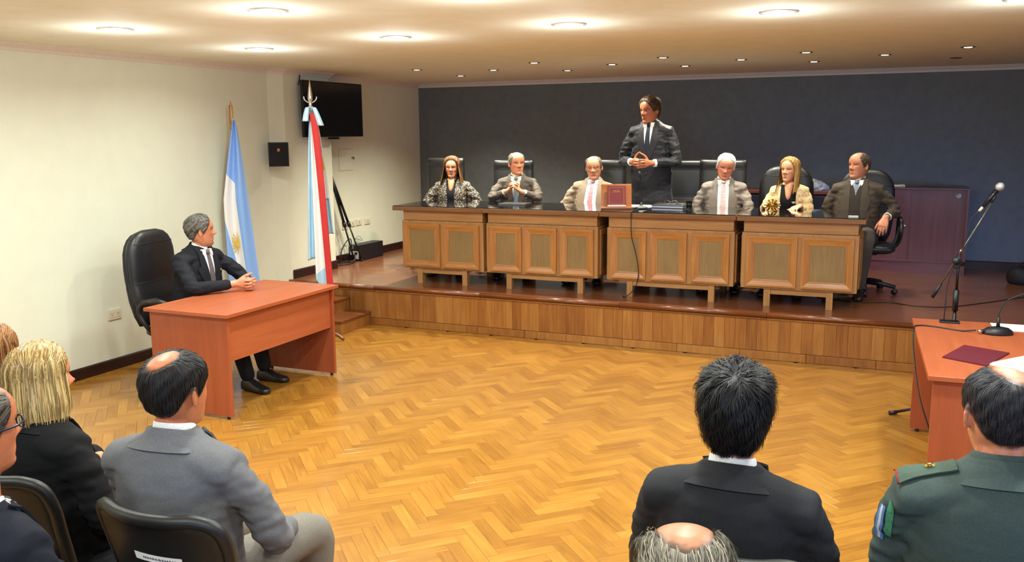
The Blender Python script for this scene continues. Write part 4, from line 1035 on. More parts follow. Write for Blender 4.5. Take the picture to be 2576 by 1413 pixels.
# ---- head surface, unit = head height, x right, y forward, z up from the chin
_HZ = [-0.03, 0.0, 0.04, 0.09, 0.14, 0.20, 0.27, 0.35, 0.43, 0.50, 0.57, 0.64, 0.72, 0.80, 0.87, 0.93, 0.975, 1.0]
_HF = [0.20, 0.285, 0.335, 0.352, 0.335, 0.345, 0.350, 0.352, 0.350, 0.345, 0.365, 0.378, 0.372, 0.342, 0.285, 0.205, 0.11, 0.01]
_HB = [0.00, 0.04, 0.08, 0.14, 0.20, 0.27, 0.34, 0.395, 0.43, 0.455, 0.47, 0.475, 0.465, 0.43, 0.365, 0.275, 0.165, 0.01]
_HW = [0.07, 0.12, 0.175, 0.21, 0.232, 0.252, 0.272, 0.288, 0.298, 0.308, 0.318, 0.325, 0.325, 0.308, 0.268, 0.206, 0.125, 0.01]
def g2(x, z, cx, cz, sx, sz): return np.exp(-((x - cx) / sx) ** 2 - ((z - cz) / sz) ** 2)
def head_points(sp, th, z):
    """numpy arrays th (0 = front), z in head units -> xyz in head units"""
    f = np.interp(z, _HZ, _HF); b = np.interp(z, _HZ, _HB); w = np.interp(z, _HZ, _HW) * sp.get('wide', 1.0)
    jaw = sp.get('jaw', 1.0); w = w * np.where(z < 0.35, 1 + (jaw - 1) * (0.35 - z) / 0.35, 1.0)
    c, s = np.cos(th), np.sin(th)
    n = 2.25
    cc = np.sign(c) * np.abs(c) ** (2 / n); ss = np.sign(s) * np.abs(s) ** (2 / n)
    x = w * ss; y = np.where(c > 0, f * cc, b * cc)
    front = np.clip(c * 1.6, 0, 1)
    ns = sp.get('nose', 1.0)
    prof = np.interp(z, [0.30, 0.335, 0.365, 0.395, 0.45, 0.52, 0.56, 0.60], [0, 0.035, 0.105, 0.125, 0.085, 0.035, 0.012, 0.0]) * ns
    sig = np.interp(z, [0.33, 0.37, 0.42, 0.52, 0.58], [0.075, 0.07, 0.045, 0.035, 0.04])
    d = prof * np.exp(-(x / sig) ** 2)
    ax = np.abs(x)
    d += 0.02 * ns * g2(ax, z, 0.062, 0.365, 0.028, 0.028)
    d -= 0.042 * g2(ax, z, 0.135, 0.515, 0.065, 0.036)
    d += 0.016 * g2(ax, z, 0.13, 0.585, 0.10, 0.03)
    d += 0.012 * g2(ax, z, 0.19, 0.43, 0.07, 0.06)
    d -= 0.012 * sp.get('hollow', 1.0) * g2(ax, z, 0.20, 0.27, 0.06, 0.07)
    d -= 0.010 * g2(ax, z, 0.115, 0.30, 0.02, 0.06)          # nasolabial fold
    d += 0.016 * g2(x, z, 0, 0.238, 0.085, 0.018) + 0.017 * g2(x, z, 0, 0.196, 0.075, 0.018)
    d -= 0.016 * g2(x, z, 0, 0.218, 0.10, 0.007)
    d -= 0.012 * g2(x, z, 0, 0.155, 0.09, 0.02)
    d += sp.get('double_chin', 0.0) * g2(x, z, 0, 0.0, 0.2, 0.06)
    y = y + d * front
    return np.stack([x, y, z * np.ones_like(x)], -1)
def head_grid(sp, nt=88, nz=70):
    zz = np.concatenate([np.linspace(-0.03, 0.86, nz - 16), 0.86 + 0.14 * np.sin(np.linspace(0, PI / 2, 17))[1:]])
    th = np.linspace(0, 2 * PI, nt, endpoint=False)
    T, Z = np.meshgrid(th, zz)
    return head_points(sp, T, Z), T, Z

# ---- hands
def finger(mb, base, d, n, L, r, bends):
    """d direction, n palm normal (curl towards n)"""
    segs = [0.46, 0.30, 0.24]; p = base.copy(); pts = [p.copy()]; ang = 0
    for s, b in zip(segs, bends):
        ang += b
        q = p + (d * math.cos(ang) + n * math.sin(ang)) * L * s
        pts.append((p + q) / 2); pts.append(q); p = q
    rad = [r * 1.05, r * 1.0, r * 1.03, r * 0.94, r * 0.96, r * 0.86, r * 0.80]
    limb(mb, pts, rad, 10, 2)
def hand(mb, wrist, d, n, side, bends, s=1.0, spread=0.05, thumb=None):
    """d = pointing direction, n = palm normal, side=+1 right hand; lateral axis towards the thumb"""
    d = d.normalized(); n = (n - d * n.dot(d)).normalized()
    lat = d.cross(n) * (1 if side > 0 else -1)          # towards the thumb
    rings = []
    for t, w, th in ((-0.02, 0.026, 0.020), (0.012, 0.029, 0.020), (0.04, 0.038, 0.018), (0.07, 0.042, 0.0155), (0.092, 0.041, 0.0125), (0.099, 0.036, 0.007)):
        ring = []
        for j in range(18):
            a = 2 * PI * j / 18; ca, sa = math.cos(a), math.sin(a)
            ring.append(wrist + (d * t + lat * (math.copysign(abs(ca) ** 0.7, ca) * w + 0.003) + n * (math.copysign(abs(sa) ** 0.8, sa) * th)) * s)
        rings.append(ring)
    mb.ring_loft(rings)
    for k, (o, L, r, fw) in enumerate(((0.031, 0.074, 0.0086, 0.088), (0.0105, 0.082, 0.0089, 0.092), (-0.0105, 0.076, 0.0085, 0.089), (-0.030, 0.060, 0.0076, 0.081))):
        dd = (d + lat * (spread * (1.5 - k))).normalized()
        b = bends[k] if isinstance(bends[0], (list, tuple)) else bends
        finger(mb, wrist + (d * fw + lat * o) * s, dd, n, L * s, r * s, b)
    tb = thumb or (0.75, 0.55, 0.25)        # (lateral, forward, palm) direction of the thumb
    td = (lat * tb[0] + d * tb[1] + n * tb[2]).normalized()
    p0 = wrist + (d * 0.022 + lat * 0.024 + n * 0.004) * s
    p1 = p0 + td * 0.042 * s; p2 = p1 + (td * 0.8 + d * 0.45 + n * 0.1).normalized() * 0.032 * s; p3 = p2 + (td * 0.6 + d * 0.75).normalized() * 0.026 * s
    limb(mb, [p0, p1, p2, p3], [0.015 * s, 0.0115 * s, 0.0105 * s, 0.0085 * s], 10, 3)

# ---- materials of people
def fabric(name, col, rough=0.85, weave=900, bump=0.25, pattern=None, sheen=0.0):
    if name in MATS: return MATS[name]
    m = plain(name, col, rough, spec=0.2, noise=0.05, nscale=180, bump=bump, bscale=weave, sheen=sheen)
    return m
def floral(name, base, cols, scale):
    if name in MATS: return MATS[name]
    m, nt, b = _base(name); L = nt.links.new
    tc = N(nt, 'ShaderNodeTexCoord')
    vo = N(nt, 'ShaderNodeTexVoronoi', in_={'Scale': scale}); L(tc.outputs['Object'], vo.inputs['Vector'])
    n1 = N(nt, 'ShaderNodeTexNoise', in_={'Scale': scale * 1.6, 'Detail': 2.0}); L(tc.outputs['Object'], n1.inputs['Vector'])
    sepc = N(nt, 'ShaderNodeSeparateColor'); L(vo.outputs['Color'], sepc.inputs[0])
    r1 = ramp(nt, [(i / max(1, len(cols) - 1), lin(c)) for i, c in enumerate(cols)]); r1.color_ramp.interpolation = 'CONSTANT'
    L(sepc.outputs[0], r1.inputs['Fac'])
    r2 = ramp(nt, [(0.30, (1, 1, 1, 1)), (0.42, (0, 0, 0, 1))]); 
    ad = N(nt, 'ShaderNodeMath', operation='MULTIPLY_ADD', in_={1: 0.55, 2: -0.02}); L(n1.outputs['Fac'], ad.inputs[0])
    sm = N(nt, 'ShaderNodeMath', operation='ADD'); L(vo.outputs['Distance'], sm.inputs[0]); L(ad.outputs[0], sm.inputs[1])
    sm2 = N(nt, 'ShaderNodeMath', operation='MULTIPLY', in_={1: 0.62}); L(sm.outputs[0], sm2.inputs[0])
    L(sm2.outputs[0], r2.inputs['Fac'])
    mx = N(nt, 'ShaderNodeMix', data_type='RGBA'); mx.inputs[6].default_value = lin(base)
    L(r2.outputs['Color'], mx.inputs[0]); L(r1.outputs['Color'], mx.inputs[7])
    L(mx.outputs[2], b.inputs['Base Color']); b.inputs['Roughness'].default_value = 0.75
    MATS[name] = m
    return m
def patterned(name, base, dot, scale, kind='dots'):
    if name in MATS: return MATS[name]
    m, nt, b = _base(name); L = nt.links.new
    tc = N(nt, 'ShaderNodeTexCoord')
    if kind == 'dots':
        mp = N(nt, 'ShaderNodeMapping'); mp.inputs['Rotation'].default_value = (0, PI / 4, 0); L(tc.outputs['Object'], mp.inputs['Vector'])
        tx = N(nt, 'ShaderNodeTexChecker', in_={'Scale': scale}); tx.inputs['Color1'].default_value = lin(base); tx.inputs['Color2'].default_value = lin(dot)
        L(mp.outputs[0], tx.inputs['Vector'])
        mx = N(nt, 'ShaderNodeMix', data_type='RGBA'); mx.inputs[0].default_value = 0.75; mx.inputs[6].default_value = lin(base); L(tx.outputs['Color'], mx.inputs[7])
        L(mx.outputs[2], b.inputs['Base Color'])
    else:
        tx = N(nt, 'ShaderNodeTexWave', in_={'Scale': scale}); tx.bands_direction = 'DIAGONAL'; L(tc.outputs['Object'], tx.inputs['Vector'])
        r = ramp(nt, [(0.45, lin(base)), (0.6, lin(dot))]); L(tx.outputs['Fac'], r.inputs['Fac']); L(r.outputs['Color'], b.inputs['Base Color'])
    b.inputs['Roughness'].default_value = 0.5
    MATS[name] = m
    return m
def skin_mat(name='skin'):
    if name in MATS: return MATS[name]
    m, nt, b = _base(name); L = nt.links.new
    at = N(nt, 'ShaderNodeAttribute', attribute_name='Col')
    tc = N(nt, 'ShaderNodeTexCoord')
    nz = N(nt, 'ShaderNodeTexNoise', in_={'Scale': 45.0, 'Detail': 4.0}); L(tc.outputs['Object'], nz.inputs['Vector'])
    hs = N(nt, 'ShaderNodeMath', operation='MULTIPLY_ADD', in_={1: 0.3, 2: 0.85}); L(nz.outputs['Fac'], hs.inputs[0])
    ml = N(nt, 'ShaderNodeVectorMath', operation='SCALE'); L(at.outputs['Color'], ml.inputs[0]); L(hs.outputs[0], ml.inputs['Scale'])
    L(ml.outputs[0], b.inputs['Base Color'])
    b.inputs['Roughness'].default_value = 0.42
    b.inputs['Subsurface Weight'].default_value = 0.12; b.inputs['Subsurface Radius'].default_value = (0.012, 0.004, 0.002); b.inputs['Subsurface Scale'].default_value = 0.5
    b.inputs['Specular IOR Level'].default_value = 0.45
    MATS[name] = m
    return m
def hair_mat(name, dark, light, rough=0.55):
    if name in MATS: return MATS[name]
    m, nt, b = _base(name); L = nt.links.new
    at = N(nt, 'ShaderNodeAttribute', attribute_name='tone')
    r = ramp(nt, [(0.1, lin(dark)), (0.9, lin(light))]); L(at.outputs['Fac'], r.inputs['Fac'])
    L(r.outputs['Color'], b.inputs['Base Color'])
    b.inputs['Roughness'].default_value = rough
    b.inputs['Specular IOR Level'].default_value = 0.3
    MATS[name] = m
    return m
M_EYE_W = plain('eye_white', '#cbbfb4', 0.2, noise=0)
M_EYE_I = plain('eye_iris', '#2a1a12', 0.15, noise=0)

def smooth01(x): x = np.clip(x, 0, 1); return x * x * (3 - 2 * x)

# ---- hair
HAIRLINES = {  # (theta degrees, z)
 'short': [(0, 0.86), (25, 0.86), (42, 0.80), (52, 0.70), (62, 0.62), (72, 0.50), (80, 0.40), (88, 0.42), (97, 0.56), (108, 0.44), (125, 0.30), (150, 0.22), (180, 0.20)],
 'receding': [(0, 0.93), (18, 0.94), (32, 0.94), (45, 0.84), (58, 0.68), (70, 0.54), (80, 0.42), (88, 0.44), (97, 0.56), (108, 0.44), (125, 0.30), (150, 0.22), (180, 0.20)],
 'full': [(0, 0.84), (25, 0.82), (42, 0.75), (55, 0.67), (65, 0.58), (75, 0.44), (85, 0.46), (97, 0.50), (108, 0.38), (125, 0.22), (150, 0.14), (180, 0.12)],
 'long': [(0, 0.87), (20, 0.86), (38, 0.80), (50, 0.72), (60, 0.60), (68, 0.46), (76, 0.32), (88, 0.22), (110, 0.14), (150, 0.08), (180, 0.06)],
}
def hair_mask(sp, T, Z, P):
    hl = HAIRLINES[sp.get('line', 'short')]
    td = np.degrees(np.abs((T + PI) % (2 * PI) - PI))
    zz = np.interp(td, [a for a, _ in hl], [b for _, b in hl])
    m = (Z - zz)
    if sp.get('bald'):
        cx, cy, rx, ry = sp['bald']
        e = np.sqrt(((P[..., 0] - cx) / rx) ** 2 + ((P[..., 1] - cy) / ry) ** 2) - 1
        m = np.where(Z > 0.72, np.minimum(m, e * 0.22), m)
    return m
def build_hair(sp, hh, M, rng, strands=1800, slen=0.05, name='hair', parent=None):
    """cap grown from the head surface plus strands combed over it; optional hanging lengths"""
    P, T, Z = head_grid(sp, 96, 64)
    nz, nt = P.shape[:2]
    # normals (approximately radial, from the head core)
    core = np.zeros_like(P); core[..., 2] = np.clip(Z, 0.35, 0.62); core[..., 1] = -0.05
    Nn = P - core; Nn /= np.linalg.norm(Nn, axis=-1, keepdims=True) + 1e-9
    mask = hair_mask(sp, T, Z, P)
    th = sp.get('thick', 0.045) * smooth01(mask / sp.get('edge', 0.07))
    crown = sp.get('volume', 0.02) * smooth01((Z - 0.6) / 0.35) * smooth01(mask / 0.12)
    wav = sp.get('wave', 0.012) * (np.sin(T * 9 + Z * 12) * np.sin(Z * 21 + T * 3)) * smooth01(mask / 0.1)
    O = P + Nn * (th + crown + wav - 0.012)[..., None]
    mb = MB(); vid = {}; vs = []; fs = []; tone = []
    keep = mask > 0.004
    for j in range(nz - 1):
        for i in range(nt):
            k = (i + 1) % nt
            q = [(j, i), (j, k), (j + 1, k), (j + 1, i)]
            if all(keep[a] for a in q):
                f = []
                for a in q:
                    if a not in vid:
                        vid[a] = len(vs); vs.append(O[a])
                        tone.append(0.35 + 0.25 * math.sin(T[a] * 23 + math.sin(Z[a] * 17) * 3) + 0.15 * rng.random())
                    f.append(vid[a])
                fs.append(f)
    V = [M @ (Vector(v) * hh) for v in vs]
    bvh = BVHTree.FromPolygons([Vector(v) for v in vs], fs) if fs else None
    nv = len(V); allv = list(V); allf = [list(f) for f in fs]
    # strands
    def add_strand(pts, nrm, w, tn):
        b = len(allv); n = len(pts)
        for i, (p, nn) in enumerate(zip(pts, nrm)):
            t = (pts[min(i + 1, n - 1)] - pts[max(i - 1, 0)])
            sd = t.cross(nn)
            if sd.length < 1e-9: sd = t.orthogonal()
            sd.normalize(); ww = w * (1.0 if i < n - 1 else 0.25)
            allv.append(M @ ((p - sd * ww) * hh)); allv.append(M @ ((p + sd * ww) * hh)); tone.append(tn); tone.append(tn)
        for i in range(n - 1): allf.append([b + 2 * i, b + 2 * i + 1, b + 2 * i + 3, b + 2 * i + 2])
    cand = np.argwhere(mask > -0.006)
    flow = sp.get('flow', 'down'); wh = Vector(sp.get('whorl', (0.03, -0.26, 0.93)))
    L = slen / hh
    if bvh and len(cand):
        wgt = np.array([max(0.02, math.hypot(P[a, b][0], P[a, b][1])) for a, b in cand]); wgt /= wgt.sum()
        pick = rng.choice(len(cand), size=strands, p=wgt)
        for ci in pick:
            a, b = cand[ci]
            p = Vector(O[a, b]) + Vector(rng.normal(0, 0.012, 3))
            pts, nrm = [], []
            lift = rng.uniform(-0.006, sp.get('lift', 0.012)); nst = 5; jit = Vector(rng.normal(0, 0.35, 3)) * sp.get('messy', 0.5)
            for s_ in range(nst):
                loc, nn, _i, _d = bvh.find_nearest(p)
                if loc is None: break
                if nn.dot(loc - Vector((0, -0.05, 0.5))) < 0: nn = -nn
                q = loc + nn * (lift * (1 + 0.6 * s_ * sp.get('lift_end', 0.5)))
                pts.append(q); nrm.append(nn)
                if flow == 'down':
                    dv = (loc - wh); 
                    if dv.length < 0.05: dv += Vector(rng.normal(0, 0.05, 3))
                    if loc.z < 0.8: dv = dv.normalized() * 0.35 + Vector((0, -0.15 if loc.y > 0.05 else 0, -1))
                elif flow == 'back': dv = Vector((0.10 * loc.x, -1, -0.25 if loc.z > 0.75 else -0.7))
                else: dv = Vector((sp.get('part_dir', 1.0), -0.45, -0.3 if loc.z > 0.8 else -1.4))
                dv = dv.normalized() + jit * 0.35
                dv = dv - nn * dv.dot(nn)
                if dv.length < 1e-4: break
                p = loc + dv.normalized() * (L / (nst - 1)) * rng.uniform(0.8, 1.2)
            if len(pts) >= 3: add_strand(pts, nrm, sp.get('sw', 0.005) * rng.uniform(0.6, 1.3), float(rng.uniform(0, 1)))
    # hanging lengths
    if sp.get('long'):
        lg = sp['long']    # dict(end=z, th0=deg of the face edge, flare, taper)
        cols = 76; rows = 30
        t0 = math.radians(lg.get('th0', 58)); ths = np.linspace(t0, 2 * PI - t0, cols)
        def lp(th, v):
            """v 0 at crown .. 1 at the tip"""
            ends = lg['end'] + lg.get('front_up', 0.0) * max(0, math.cos(th))
            z = 1.03 + (ends - 1.03) * v
            zz = min(max(z, 0.0), 0.99)
            w = np.interp(max(zz, 0.56), _HZ, _HW); bk = np.interp(max(zz, 0.56), _HZ, _HB); fr = np.interp(max(zz, 0.56), _HZ, _HF)
            o = lg.get('off', 0.055) * min(1.0, v * 6 + 0.4)
            fl = lg.get('flare', 0.06) * max(0, 0.56 - z); 
            curl = lg.get('curl', 0.0) * max(0, v - 0.8) / 0.2
            wv = 0.012 * math.sin(th * 13 + v * 3) + 0.010 * math.sin(th * 29 + v * 5)
            s, c = math.sin(th), math.cos(th)
            ww = w + o + fl - curl + wv; dd = (bk if c < 0 else fr * 0.9) + o + fl * 0.6 - curl + wv
            shift = lg.get('fall', 0.0) * max(0, 0.4 - z)
            return Vector((ww * s, dd * c + shift, z if z < 0.97 else 0.97 + (z - 0.97) * 0.9))
        base = len(allv)
        for r_ in range(rows + 1):
            for t_ in ths:
                allv.append(M @ (lp(t_, r_ / rows) * hh)); tone.append(0.4 + 0.3 * math.sin(t_ * 31) * math.sin(t_ * 7 + 1))
        for r_ in range(rows):
            for c_ in range(cols - 1):
                a = base + r_ * cols + c_; allf.append([a, a + 1, a + cols + 1, a + cols])
        for _ in range(lg.get('n', 1600)):
            th = rng.uniform(t0 - 0.10, 2 * PI - t0 + 0.10); v0 = rng.uniform(0.0, 0.55); v1 = min(1.06, v0 + rng.uniform(0.3, 0.6)); wob = rng.normal(0, lg.get('wob', 0.03)); up = rng.uniform(-0.004, 0.016)
            pts = [lp(th + wob * s_, v0 + (v1 - v0) * s_) for s_ in np.linspace(0, 1, 8)]
            nn = [Vector((math.sin(th), math.cos(th), 0.15)).normalized()] * 8
            add_strand([p + n_ * up for p, n_ in zip(pts, nn)], nn, 0.0052 * rng.uniform(0.6, 1.4), float(rng.uniform(0, 1)))
    me = bpy.data.meshes.new(name); me.from_pydata([tuple(v) for v in allv], [], allf)
    me.polygons.foreach_set('use_smooth', [True] * len(me.polygons))
    at = me.attributes.new('tone', 'FLOAT', 'POINT'); at.data.foreach_set('value', np.array(tone, dtype=np.float32))
    return mkobj(name, me, hair_mat('hair_' + sp['hair'][0].strip('#') + sp['hair'][1].strip('#'), sp['hair'][0], sp['hair'][1], sp.get('hrough', 0.55)), parent)
# ------------------------------------------------------------------ people: builder
def person(label, loc, rz, sp, category='person'):
    rng = np.random.default_rng(sp.get('seed', 1))
    root = thing('person', label, category, loc, rz, sp.get('group'))
    hz = sp.get('hz', 0.56); TL = sp.get('TL', 0.44); sw = sp.get('sw', 0.195); bulk = sp.get('bulk', 1.0); belly = sp.get('belly', 0.02)
    T = Matrix.Translation((0, sp.get('hy', 0.0), hz)) @ Matrix.Rotation(sp.get('twist', 0.0), 4, 'Z') @ Matrix.Rotation(sp.get('side', 0.0), 4, 'Y') @ Matrix.Rotation(-sp.get('lean', 0.0), 4, 'X')
    # ---------- head frame
    hd = sp['head']; hh = hd.get('hh', 0.24)
    npv = T @ V3(0, 0.012 + hd.get('fwd', 0.0), TL + 0.095 + sp.get('neck', 0.0))
    Mh = Matrix.Translation(npv) @ Matrix.Rotation(sp.get('twist', 0.0) + hd.get('yaw', 0.0), 4, 'Z') @ Matrix.Rotation(hd.get('roll', 0.0), 4, 'Y') @ Matrix.Rotation(-hd.get('pitch', 0.0), 4, 'X') @ Matrix.Translation(V3(0, 0.045, -0.13) * hh)
    # ---------- arms
    S, E, Wr = {}, {}, {}
    for s in (1, -1):
        a = sp['arms'][s]
        S[s] = T @ V3(s * sw, a.get('sy', 0.0), TL - 0.02 + a.get('sz', 0.0))
        Wr[s] = Vector(a['w'])
        E[s] = Vector(a['e']) if 'e' in a else ik(S[s], Wr[s], 0.30 * sp.get('arm', 1.0), 0.27 * sp.get('arm', 1.0), Vector(a.get('pole', (s * 0.8, -0.5, -0.7))))
        if 'e' in a:
            pass
    # ---------- torso rings
    rings = [(-0.12, 0.19, 0.11 + belly * 0.5, 0.125), (-0.04, 0.192, 0.122 + belly * 0.9, 0.13), (0.06, 0.186 + belly * 0.3, 0.122 + belly, 0.122), (0.16, 0.178 + belly * 0.4, 0.120 + belly * 0.95, 0.115),
             (0.26, 0.180 + belly * 0.2, 0.122 + belly * 0.55, 0.116), (0.34, 0.186, 0.122 + belly * 0.2, 0.120), (0.40, 0.182, 0.108, 0.114), (0.445, 0.15, 0.088, 0.10), (0.485, 0.10, 0.068, 0.084), (0.515, 0.066, 0.056, 0.066)]
    if sp.get('bust'): rings = [(z, w * 0.93, f + sp['bust'] * math.exp(-((z - 0.30) / 0.075) ** 2), b * 0.95) for z, w, f, b in rings]
    k = TL / 0.44
    if sp.get('skirt'): rings = [(-0.30, 0.205, 0.135 + belly * 0.4, 0.14), (-0.22, 0.20, 0.13 + belly * 0.4, 0.14)] + rings
    def trings(off=0.0, n=30, zmax=9):
        out = []
        for z, w, f, b in rings:
            if z > zmax: continue
            r = []
            for j in range(n):
                a = 2 * PI * j / n; ca, sa = math.cos(a), math.sin(a)
                cx = math.copysign(abs(ca) ** 0.86, ca) * (w * bulk + off); cy = math.copysign(abs(sa) ** 0.9, sa) * ((f if sa > 0 else b) * (0.5 + 0.5 * bulk) + off)
                r.append(T @ V3(cx, cy, z * k if z > 0 else z))
            out.append(r)
        return out
    def yoke(mb, off=0.0):
        r = []
        for x, rzv, ry, zz in ((-1.0, 0.046, 0.054, -0.020), (-0.95, 0.058, 0.068, -0.014), (-0.7, 0.062, 0.080, -0.001), (-0.4, 0.062, 0.086, 0.016), (0, 0.060, 0.078, 0.030), (0.4, 0.062, 0.086, 0.016), (0.7, 0.062, 0.080, -0.001), (0.95, 0.058, 0.068, -0.014), (1.0, 0.046, 0.054, -0.020)):
            r.append([T @ V3(x * (sw + 0.028 + off), -0.004 + math.cos(2 * PI * j / 20) * (ry * bulk + off), TL + zz - 0.03 + math.sin(2 * PI * j / 20) * (rzv + off)) for j in range(20)])
        mb.ring_loft(r)
    tor = MB().ring_loft(trings()); yoke(tor)
    tor_me = fuse(tor, 'torso', 0.012, 6)
    bvh = BVHTree.FromPolygons([v.co.copy() for v in tor_me.vertices], [tuple(p.vertices) for p in tor_me.polygons])
    bpy.data.meshes.remove(tor_me)
    Tn = T.to_3x3()
    def surf(x, z, off):
        o = T @ V3(x, 0.6, z); d = Tn @ V3(0, -1, 0)
        h = bvh.ray_cast(o, d)
        if h[0] is None: return T @ V3(x, 0.05 + off, z)
        return h[0] + h[1] * off
    def patch(name, rows, nx, off, mat, parent, thick=0.004):
        """rows: (z, xl, xr)"""
        fv = [[surf(xl + (xr - xl) * i / nx, z, off) for i in range(nx + 1)] for z, xl, xr in rows]
        bv = [[surf(xl + (xr - xl) * i / nx, z, off - thick) for i in range(nx + 1)] for z, xl, xr in rows]
        n_ = nx + 1; m_ = len(rows)
        vs = [p for r in fv for p in r] + [p for r in bv for p in r]; o2 = n_ * m_; fs = []
        for j in range(m_ - 1):
            for i in range(nx):
                a = j * n_ + i; fs.append((a, a + 1, a + n_ + 1, a + n_)); fs.append((o2 + a, o2 + a + n_, o2 + a + n_ + 1, o2 + a + 1))
        ed = list(range(n_)) + [j * n_ + nx for j in range(1, m_)] + [(m_ - 1) * n_ + i for i in range(nx - 1, -1, -1)] + [j * n_ for j in range(m_ - 2, 0, -1)]
        for q in range(len(ed)):
            a, c = ed[q], ed[(q + 1) % len(ed)]; fs.append((a, o2 + a, o2 + c, c))
        return autosmooth(MB().add(vs, fs).build(name, mat, parent), 50)
    # ---------- jacket: torso, yoke and sleeves fused, then creased
    jk = sp['jacket']
    jb = MB().ring_loft(trings()); yoke(jb)
    slv = jk.get('sleeve', 1.0)
    for s in (1, -1):
        cuff = E[s] + (Wr[s] - E[s]) * (1 - jk.get('cuff', 0.05) / max(0.05, (Wr[s] - E[s]).length))
        um = (S[s] + E[s]) / 2
        limb(jb, [T @ V3(s * (sw - 0.05), -0.005, TL - 0.06), S[s] + Tn @ V3(-s * 0.008, 0, -0.05), um, E[s], (E[s] + cuff) / 2, cuff], [0.056 * bulk, 0.060 * slv, 0.057 * slv, 0.053 * slv, 0.047 * slv, 0.041 * slv], 18, 5)
    jme = fuse(jb, 'jacket', jk.get('voxel', 0.0098), 3)
    co = np.empty(len(jme.vertices) * 3); jme.vertices.foreach_get('co', co); co = co.reshape(-1, 3)
    no = np.empty(len(jme.vertices) * 3); jme.vertex_normals.foreach_get('vector', no); no = no.reshape(-1, 3)
    amp = np.full(len(co), 0.0022)
    for s in (1, -1):
        for c, r, a in ((E[s], 0.13, 0.0075), (S[s] + Tn @ V3(-s * 0.04, 0.02, -0.10), 0.11, 0.005), ((S[s] + E[s]) / 2, 0.13, 0.004)):
            amp += a * np.exp(-(((co - np.array(c)) ** 2).sum(1)) / r ** 2)
    amp *= jk.get('crease', 1.0)
    sd = Vector((sp.get('seed', 1) * 3.1, 0, 0))
    dn = np.array([mnoise.noise(Vector((c[0] * 11, c[1] * 11, c[2] * 30)) + sd) + 0.6 * mnoise.noise(Vector((c[0] * 26, c[1] * 26, c[2] * 48)) + sd) for c in co])
    co = co + no * (amp * dn)[:, None]
    jme.vertices.foreach_set('co', co.reshape(-1)); jme.update()
    jo = mkobj('jacket', jme, jk['mat'], root)
    if jk.get('label'): jo['label'] = jk['label']
    # ---------- shirt, lapels, tie
    zt = TL + 0.055 * k; vb = jk.get('vb', 0.10); vw = jk.get('vw', 0.05); bw = jk.get('bw', 0.0); vsh = jk.get('vsh', 0.0)
    def vhalf(z):
        t = (z - vb) / (zt - vb)
        return bw + (vw - bw) * max(0, t) ** jk.get('vpow', 0.85)
    def cxz(z): return vsh * (1 - (z - vb) / (zt - vb))
    zs = np.linspace(vb, zt - 0.004, 16)
    so = None
    if sp.get('shirt') is not None:
        so = patch('shirt', [(z, cxz(z) - vhalf(z) - 0.014, cxz(z) + vhalf(z) + 0.014) for z in zs], 12, 0.005, sp['shirt'], root)
        # shirt collar band
        cb = MB()
        if sp.get('collar', True):
            nb = []
            for (dz, rx, ry) in ((-0.022, 0.070, 0.066), (0.0, 0.067, 0.063), (0.022, 0.0635, 0.060), (0.026, 0.060, 0.057), (0.0, 0.060, 0.057)):
                nb.append([T @ (V3(math.cos(2 * PI * j / 32) * rx * sp.get('neckw', 1.0), 0.006 + math.sin(2 * PI * j / 32) * ry * sp.get('neckw', 1.0), zt + 0.010 + dz - 0.010 * math.sin(2 * PI * j / 32) - (0.012 if math.sin(2 * PI * j / 32) > 0 else 0.0) * math.sin(2 * PI * j / 32))) for j in range(32)])
            cb.ring_loft(nb, False)
            co_ = autosmooth(cb.build('shirt_collar', sp['shirt'], so), 60)
            for s in (1, -1):
                z1 = zt - 0.008
                patch('collar_point', [(z1 - 0.050, s * 0.040, s * 0.044), (z1 - 0.03, s * 0.026, s * 0.054), (z1, s * 0.008, s * 0.060)] if s > 0 else [(z1 - 0.050, -0.044, -0.040), (z1 - 0.03, -0.054, -0.026), (z1, -0.060, -0.008)], 4, 0.0125, sp['shirt'], so)
    if sp.get('vest') is not None:
        zv = TL - 0.075; zs2 = np.linspace(vb, zv, 10)
        for s in (1, -1):
            rows = []
            for z in np.linspace(vb, zt - 0.02, 12):
                inner = max(0.0, (z - zv) / (zt - zv)) * 0.052
                outr = vhalf(z) + 0.014
                rows.append((z, s * inner if s > 0 else -outr, outr if s > 0 else -inner))
            patch('vest', rows, 6, 0.009, sp['vest'], root)
    if sp.get('tie') is not None:
        zb = sp.get('tie_end', vb + 0.01); zk = zt - 0.028
        to = patch('tie', [(zb + (zk - zb) * i / 9, cxz(zb + (zk - zb) * i / 9) * sp.get('tiefollow', 1.0) - (0.036 - 0.021 * i / 9), cxz(zb + (zk - zb) * i / 9) * sp.get('tiefollow', 1.0) + (0.036 - 0.021 * i / 9)) for i in range(10)], 4, 0.0105 if sp.get('vest') is None else 0.0085, sp['tie'], root)
        kb = MB()
        c0 = surf(0, zk - 0.012, 0.012); c1 = surf(0, zk + 0.018, 0.014)
        rx = Tn @ V3(1, 0, 0); ry = Tn @ V3(0, 1, 0)
        kb.ring_loft([[c + rx * (math.cos(2 * PI * j / 12) * w) + ry * (math.sin(2 * PI * j / 12) * d) for j in range(12)] for c, w, d in ((c0, 0.011, 0.006), (c0 * 0.6 + c1 * 0.4, 0.016, 0.010), (c1, 0.021, 0.011))])
        kb.build('tie_knot', sp['tie'], to, True)
    lw = jk.get('lapel', 0.07)
